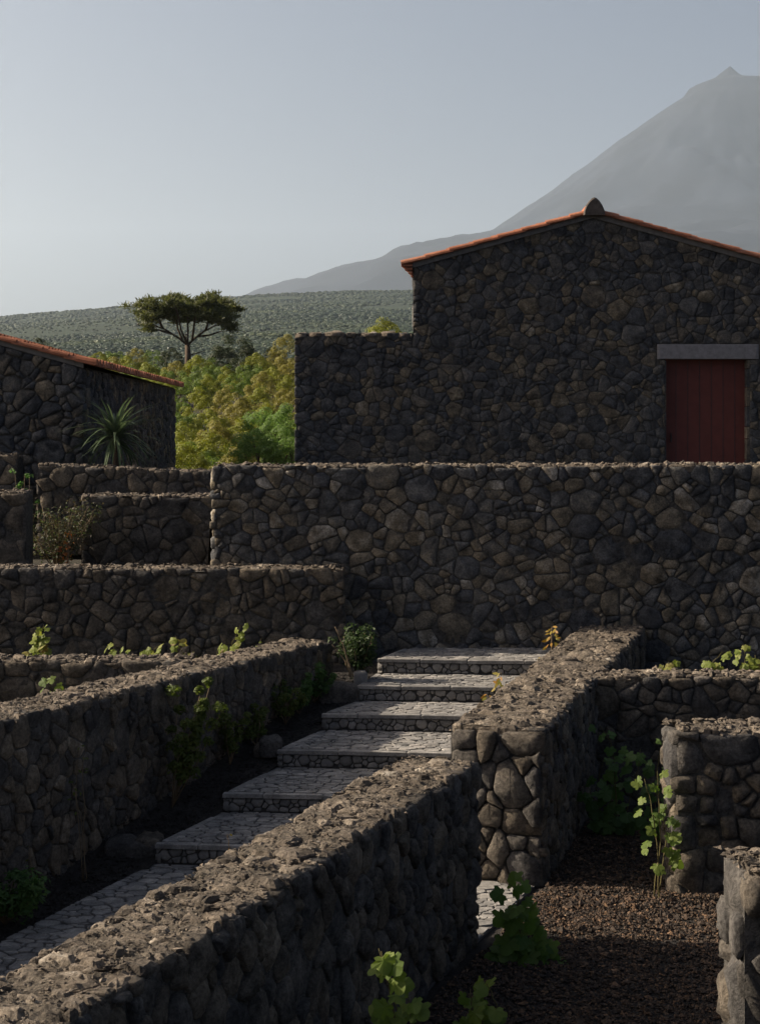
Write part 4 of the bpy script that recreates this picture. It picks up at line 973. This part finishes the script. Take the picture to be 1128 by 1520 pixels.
def shrub(x, ytop, D, width, height, mi, label, group='shrubs of the thicket between the two houses', k=0, name='shrub'):
    X = pxx(x, D); zt = pz(ytop, D); zg = terrZ(X, D); k_ = width / 2.3; ch = 2.05 * k_
    root = empty(name, (X, D, zg), label, 'shrub', group)
    inst('crown', CR[(mi, k % (3 if mi < 3 else 2))], (X, D, zt - ch), (0, 0, rng.uniform(0, 6.28)), k_, root)
    m = MB(); b0 = v3(X, D, min(zg, zt - ch) - .1)         # stems spread from the ground into the crown
    for q in range(4):
        a_ = q * 1.6 + rng.uniform(-.4, .4); tp = v3(X + math.cos(a_) * k_ * .5, D + math.sin(a_) * k_ * .5, zt - ch * .45); m.tube([b0, b0.lerp(tp, .5) + v3(rng.uniform(-.1, .1), 0), tp], [.05 * k_, .035 * k_, .015], 5)
    m.build('trunk', M_BARK, root, smooth=True)
    return root
COLN = ['olive', 'green', 'khaki', 'fresh green', 'dark']
rows = [(112, 521, [(150, 0), (175, 1), (200, 2), (228, 1), (252, 4), (305, 1), (335, 4), (372, 1), (408, 2), (436, 1)], 3.0),
        (98, 529, [(128, 1), (165, 2), (195, 0), (225, 1), (258, 2), (290, 0), (322, 1), (350, 4), (385, 0), (420, 2)], 2.8),
        (84, 541, [(150, 2), (185, 1), (222, 0), (262, 1), (300, 1), (338, 0), (372, 1), (410, 0), (436, 2)], 2.6),
        (70, 556, [(238, 0), (276, 1), (316, 0), (352, 1), (392, 2), (432, 0)], 2.5),
        (59, 579, [(255, 1), (296, 0), (338, 2), (380, 0), (424, 2)], 2.3),
        (50, 606, [(270, 1), (308, 0), (352, 2), (396, 0), (436, 0)], 2.1),
        (43.5, 634, [(278, 0), (318, 2), (358, 0), (400, 1)], 1.9),
        (39, 653, [(284, 1), (320, 0), (356, 1), (430, 1)], 1.5), (36, 672, [(282, 0), (318, 1), (355, 2), (392, 1)], 1.3)]
rank = ['farthest', 'second farthest', 'third farthest', 'fourth farthest', 'middle', 'fourth nearest', 'third nearest', 'second nearest', 'nearest']
count = ['first', 'second', 'third', 'fourth', 'fifth', 'sixth', 'seventh', 'eighth', 'ninth', 'tenth']
for ri, (D, yt, lst, hgt) in enumerate(rows):
    for k, (x, mi) in enumerate(lst):
        w_ = (lst[1][0] - lst[0][0]) / F * D * rng.uniform(1.5, 1.95)
        shrub(x + rng.uniform(-5, 5), yt + rng.uniform(-7, 7), D * rng.uniform(.97, 1.03), max(w_, 1.7), hgt, mi, 'rounded %s shrub, %s from the left in the %s row of the thicket' % (COLN[mi], count[k], rank[ri]), k=k + ri)
shrub(396, 600, 33.0, 1.5, 2.0, 3, 'feathery fresh green bush beside the annex wall of the gabled house', None, 0)
shrub(385, 636, 31.0, 1.2, 1.2, 3, 'low fresh green bush in front of the feathery one', None, 0)
shrub(422, 640, 30.6, 1.1, 1.2, 3, 'low fresh green bush touching the annex wall\'s edge', None, 1)
shrub(428, 605, 32.0, 1.3, 1.7, 3, 'fresh green bush half hidden by the annex wall', None, 1)
shrub(348, 497, 116, 4.6, 3.6, 4, 'dark spreading shrub right of the umbrella pine', None, 0)
shrub(425, 500, 105, 3.0, 5.0, 2, 'khaki shrub top rising beside the annex wall\'s upper corner', None, 1)
shrub(573, 479, 62, 2.4, 3.2, 0, 'shrub top peeping over the annex wall', None, 2)
shrub(60, 505, 75, 2.2, 4.0, 4, 'dark shrub top peeping over the roof of the left house', None, 1)

# umbrella pine
PD = 110.; zg = terrZ(pxx(279, PD), PD)
pine = empty('pine_tree', (pxx(279, PD), PD, zg - .2), 'umbrella-shaped pine standing alone above the thicket', 'tree')
def pp(x, y, d=0.): return px(x / 4.178 + 180, y / 4.178 + 420, PD) + v3(0, d)
m = MB(); rr = random.Random(88)
m.tube([v3(pxx(279, PD), PD, zg - .3), pp(416, 465), pp(412, 385)], [.26, .21, .17], 9)
limbs = [[(412, 385, 0), (365, 345, -.4), (280, 292, -.9), (200, 262, -1.2), (120, 265, -1.5)], [(412, 385, 0), (455, 342, .3), (505, 300, .5), (565, 265, .8), (650, 235, 1.0), (700, 190, 1.1)],
         [(385, 362, -.2), (345, 282, .6), (328, 205, 1.2), (300, 150, 1.4)], [(440, 352, .2), (462, 262, -.8), (475, 200, -1.2), (470, 130, -1.4)], [(470, 330, .3), (540, 318, 1.0), (610, 290, 1.6)],
         [(412, 370, 0), (400, 300, 1.4), (392, 200, 2.0), (400, 130, 2.2)], [(320, 318, -.6), (250, 300, -1.6), (180, 300, -2.2)], [(412, 385, 0), (390, 300, -1.6), (380, 210, -2.4), (360, 150, -2.6)],
         [(520, 292, .5), (545, 220, .2), (560, 150, 0)], [(270, 288, -.9), (230, 210, -.4), (215, 140, 0)]]
for lb in limbs:
    n = len(lb); m.tube([pp(*q) for q in lb], [.085 * (1 - .75 * i / n) for i in range(n)], 6)
m.tube([pp(404, 360), pp(400, 330), pp(399, 305)], [.04, .03, .02], 5)
m.tube([pp(416, 450), pp(470, 435), pp(520, 420)], [.05, .04, .02], 5)
m.build('trunk', M_BARK, pine, smooth=True)
top = lambda x: np.interp(x, [70, 100, 140, 200, 300, 400, 500, 580, 640, 700, 735], [225, 190, 135, 100, 88, 92, 70, 85, 125, 140, 165])
bot = lambda x: np.interp(x, [70, 110, 160, 230, 290, 350, 420, 500, 560, 610, 650, 700, 735], [245, 310, 318, 305, 245, 225, 245, 225, 235, 290, 285, 215, 185])
cl = []; pads = []
while len(pads) < 64:                                  # foliage sits in flat uneven pads with gaps between
    x = rr.uniform(140, 695); y = rr.uniform(top(x) + 10, max(top(x) + 14, bot(x) - 14))
    dmax = 3.2 * math.sqrt(max(.05, 1 - ((x - 402) / 345) ** 2)); pads.append((x, y, rr.uniform(-dmax, dmax), rr.uniform(.45, .95)))
for x, y, d, w_ in pads:
    for k in range(7): cl.append((tuple(pp(x, y, d) + v3(rr.gauss(0, .5) * w_, rr.gauss(0, .6) * w_, rr.uniform(-.34, .34) * w_)), rr.uniform(.22, .42)))
rs2 = np.random.RandomState(9); V = []; Fq = []
for c, r_ in cl:                                       # bunches of upturned needles
    for k in range(48):
        d = rs2.normal(0, 1, 3); d[2] = abs(d[2]) * .9 + .05; d /= np.linalg.norm(d); o = np.array(c) + rs2.normal(0, .12, 3) * np.array([1.4, 1.4, .6])
        t = np.cross(d, rs2.normal(0, 1, 3)); t /= np.linalg.norm(t); L = r_ * rs2.uniform(.6, 1.2); b = len(V)
        V += [o - t * .03, o + t * .03, o + d * L + t * .022, o + d * L - t * .022]; Fq.append((b, b + 1, b + 2, b + 3))
obj('crown', V, Fq, M_PINE, pine)

# single blocks lying by the steps
def block(label, c, sx, sy, sz, seed, mat=M_NEAR, rot=0):
    rr = random.Random(seed); U = v3(math.cos(rot), math.sin(rot)); Vv = v3(-U.y, U.x)
    q = [(-sx / 2, -sy / 2), (sx * rr.uniform(-.1, .1), -sy * .55), (sx / 2, -sy * .4), (sx * .52, sy * .4), (0, sy * .55), (-sx / 2, sy * .42)]
    v, f, cc = stone_geo(q, (Vector(c), U, Vv, v3(0, 0, 1)), sz + .05, sz, .015, rr, jit=.06, bev=.3)
    tag(obj('stone_block', v, f, mat, None, True, origin=(c[0], c[1], c[2])), label, 'stone', 'loose blocks along the stairs')
block('flat edging block left of the lowest step', px(198, 1262, 12.45), .42, .2, .08, 1); block('brown edging block touching the lowest step', px(222, 1258, 12.5), .2, .25, .09, 2)
block('edging block beside the middle steps', px(402, 1112, 14.55), .2, .2, .1, 3); block('grey block standing in the bed near the left wall', px(392, 1118, 14.6), .18, .16, .07, 4)
block('long kerb block left of the second step from the top', px(503, 1036, 16.2), .42, .22, .14, 5); block('small loose stone at the foot of the round bush', px(535, 1008, 16.4), .14, .1, .07, 6, M_RISER)

# ------------------------------------------------------------------ the air
HZ = [(-16000, -60, -90), (16000, 20000, 2520)]
m = MB(); m.box(*HZ)
hz_m = bpy.data.materials.new('haze'); hz_m.use_nodes = True; n = hz_m.node_tree.nodes; l = hz_m.node_tree.links; n.clear()
out = n.new('ShaderNodeOutputMaterial'); pv = n.new('ShaderNodeVolumePrincipled')
pv.inputs['Color'].default_value = (.66, .79, .95, 1); pv.inputs['Density'].default_value = HAZE_DENSITY; pv.inputs['Anisotropy'].default_value = .35
l.new(pv.outputs[0], out.inputs['Volume'])
tag(m.build('haze', hz_m, kind='stuff'), 'thin pale haze lying over the whole landscape', 'haze')
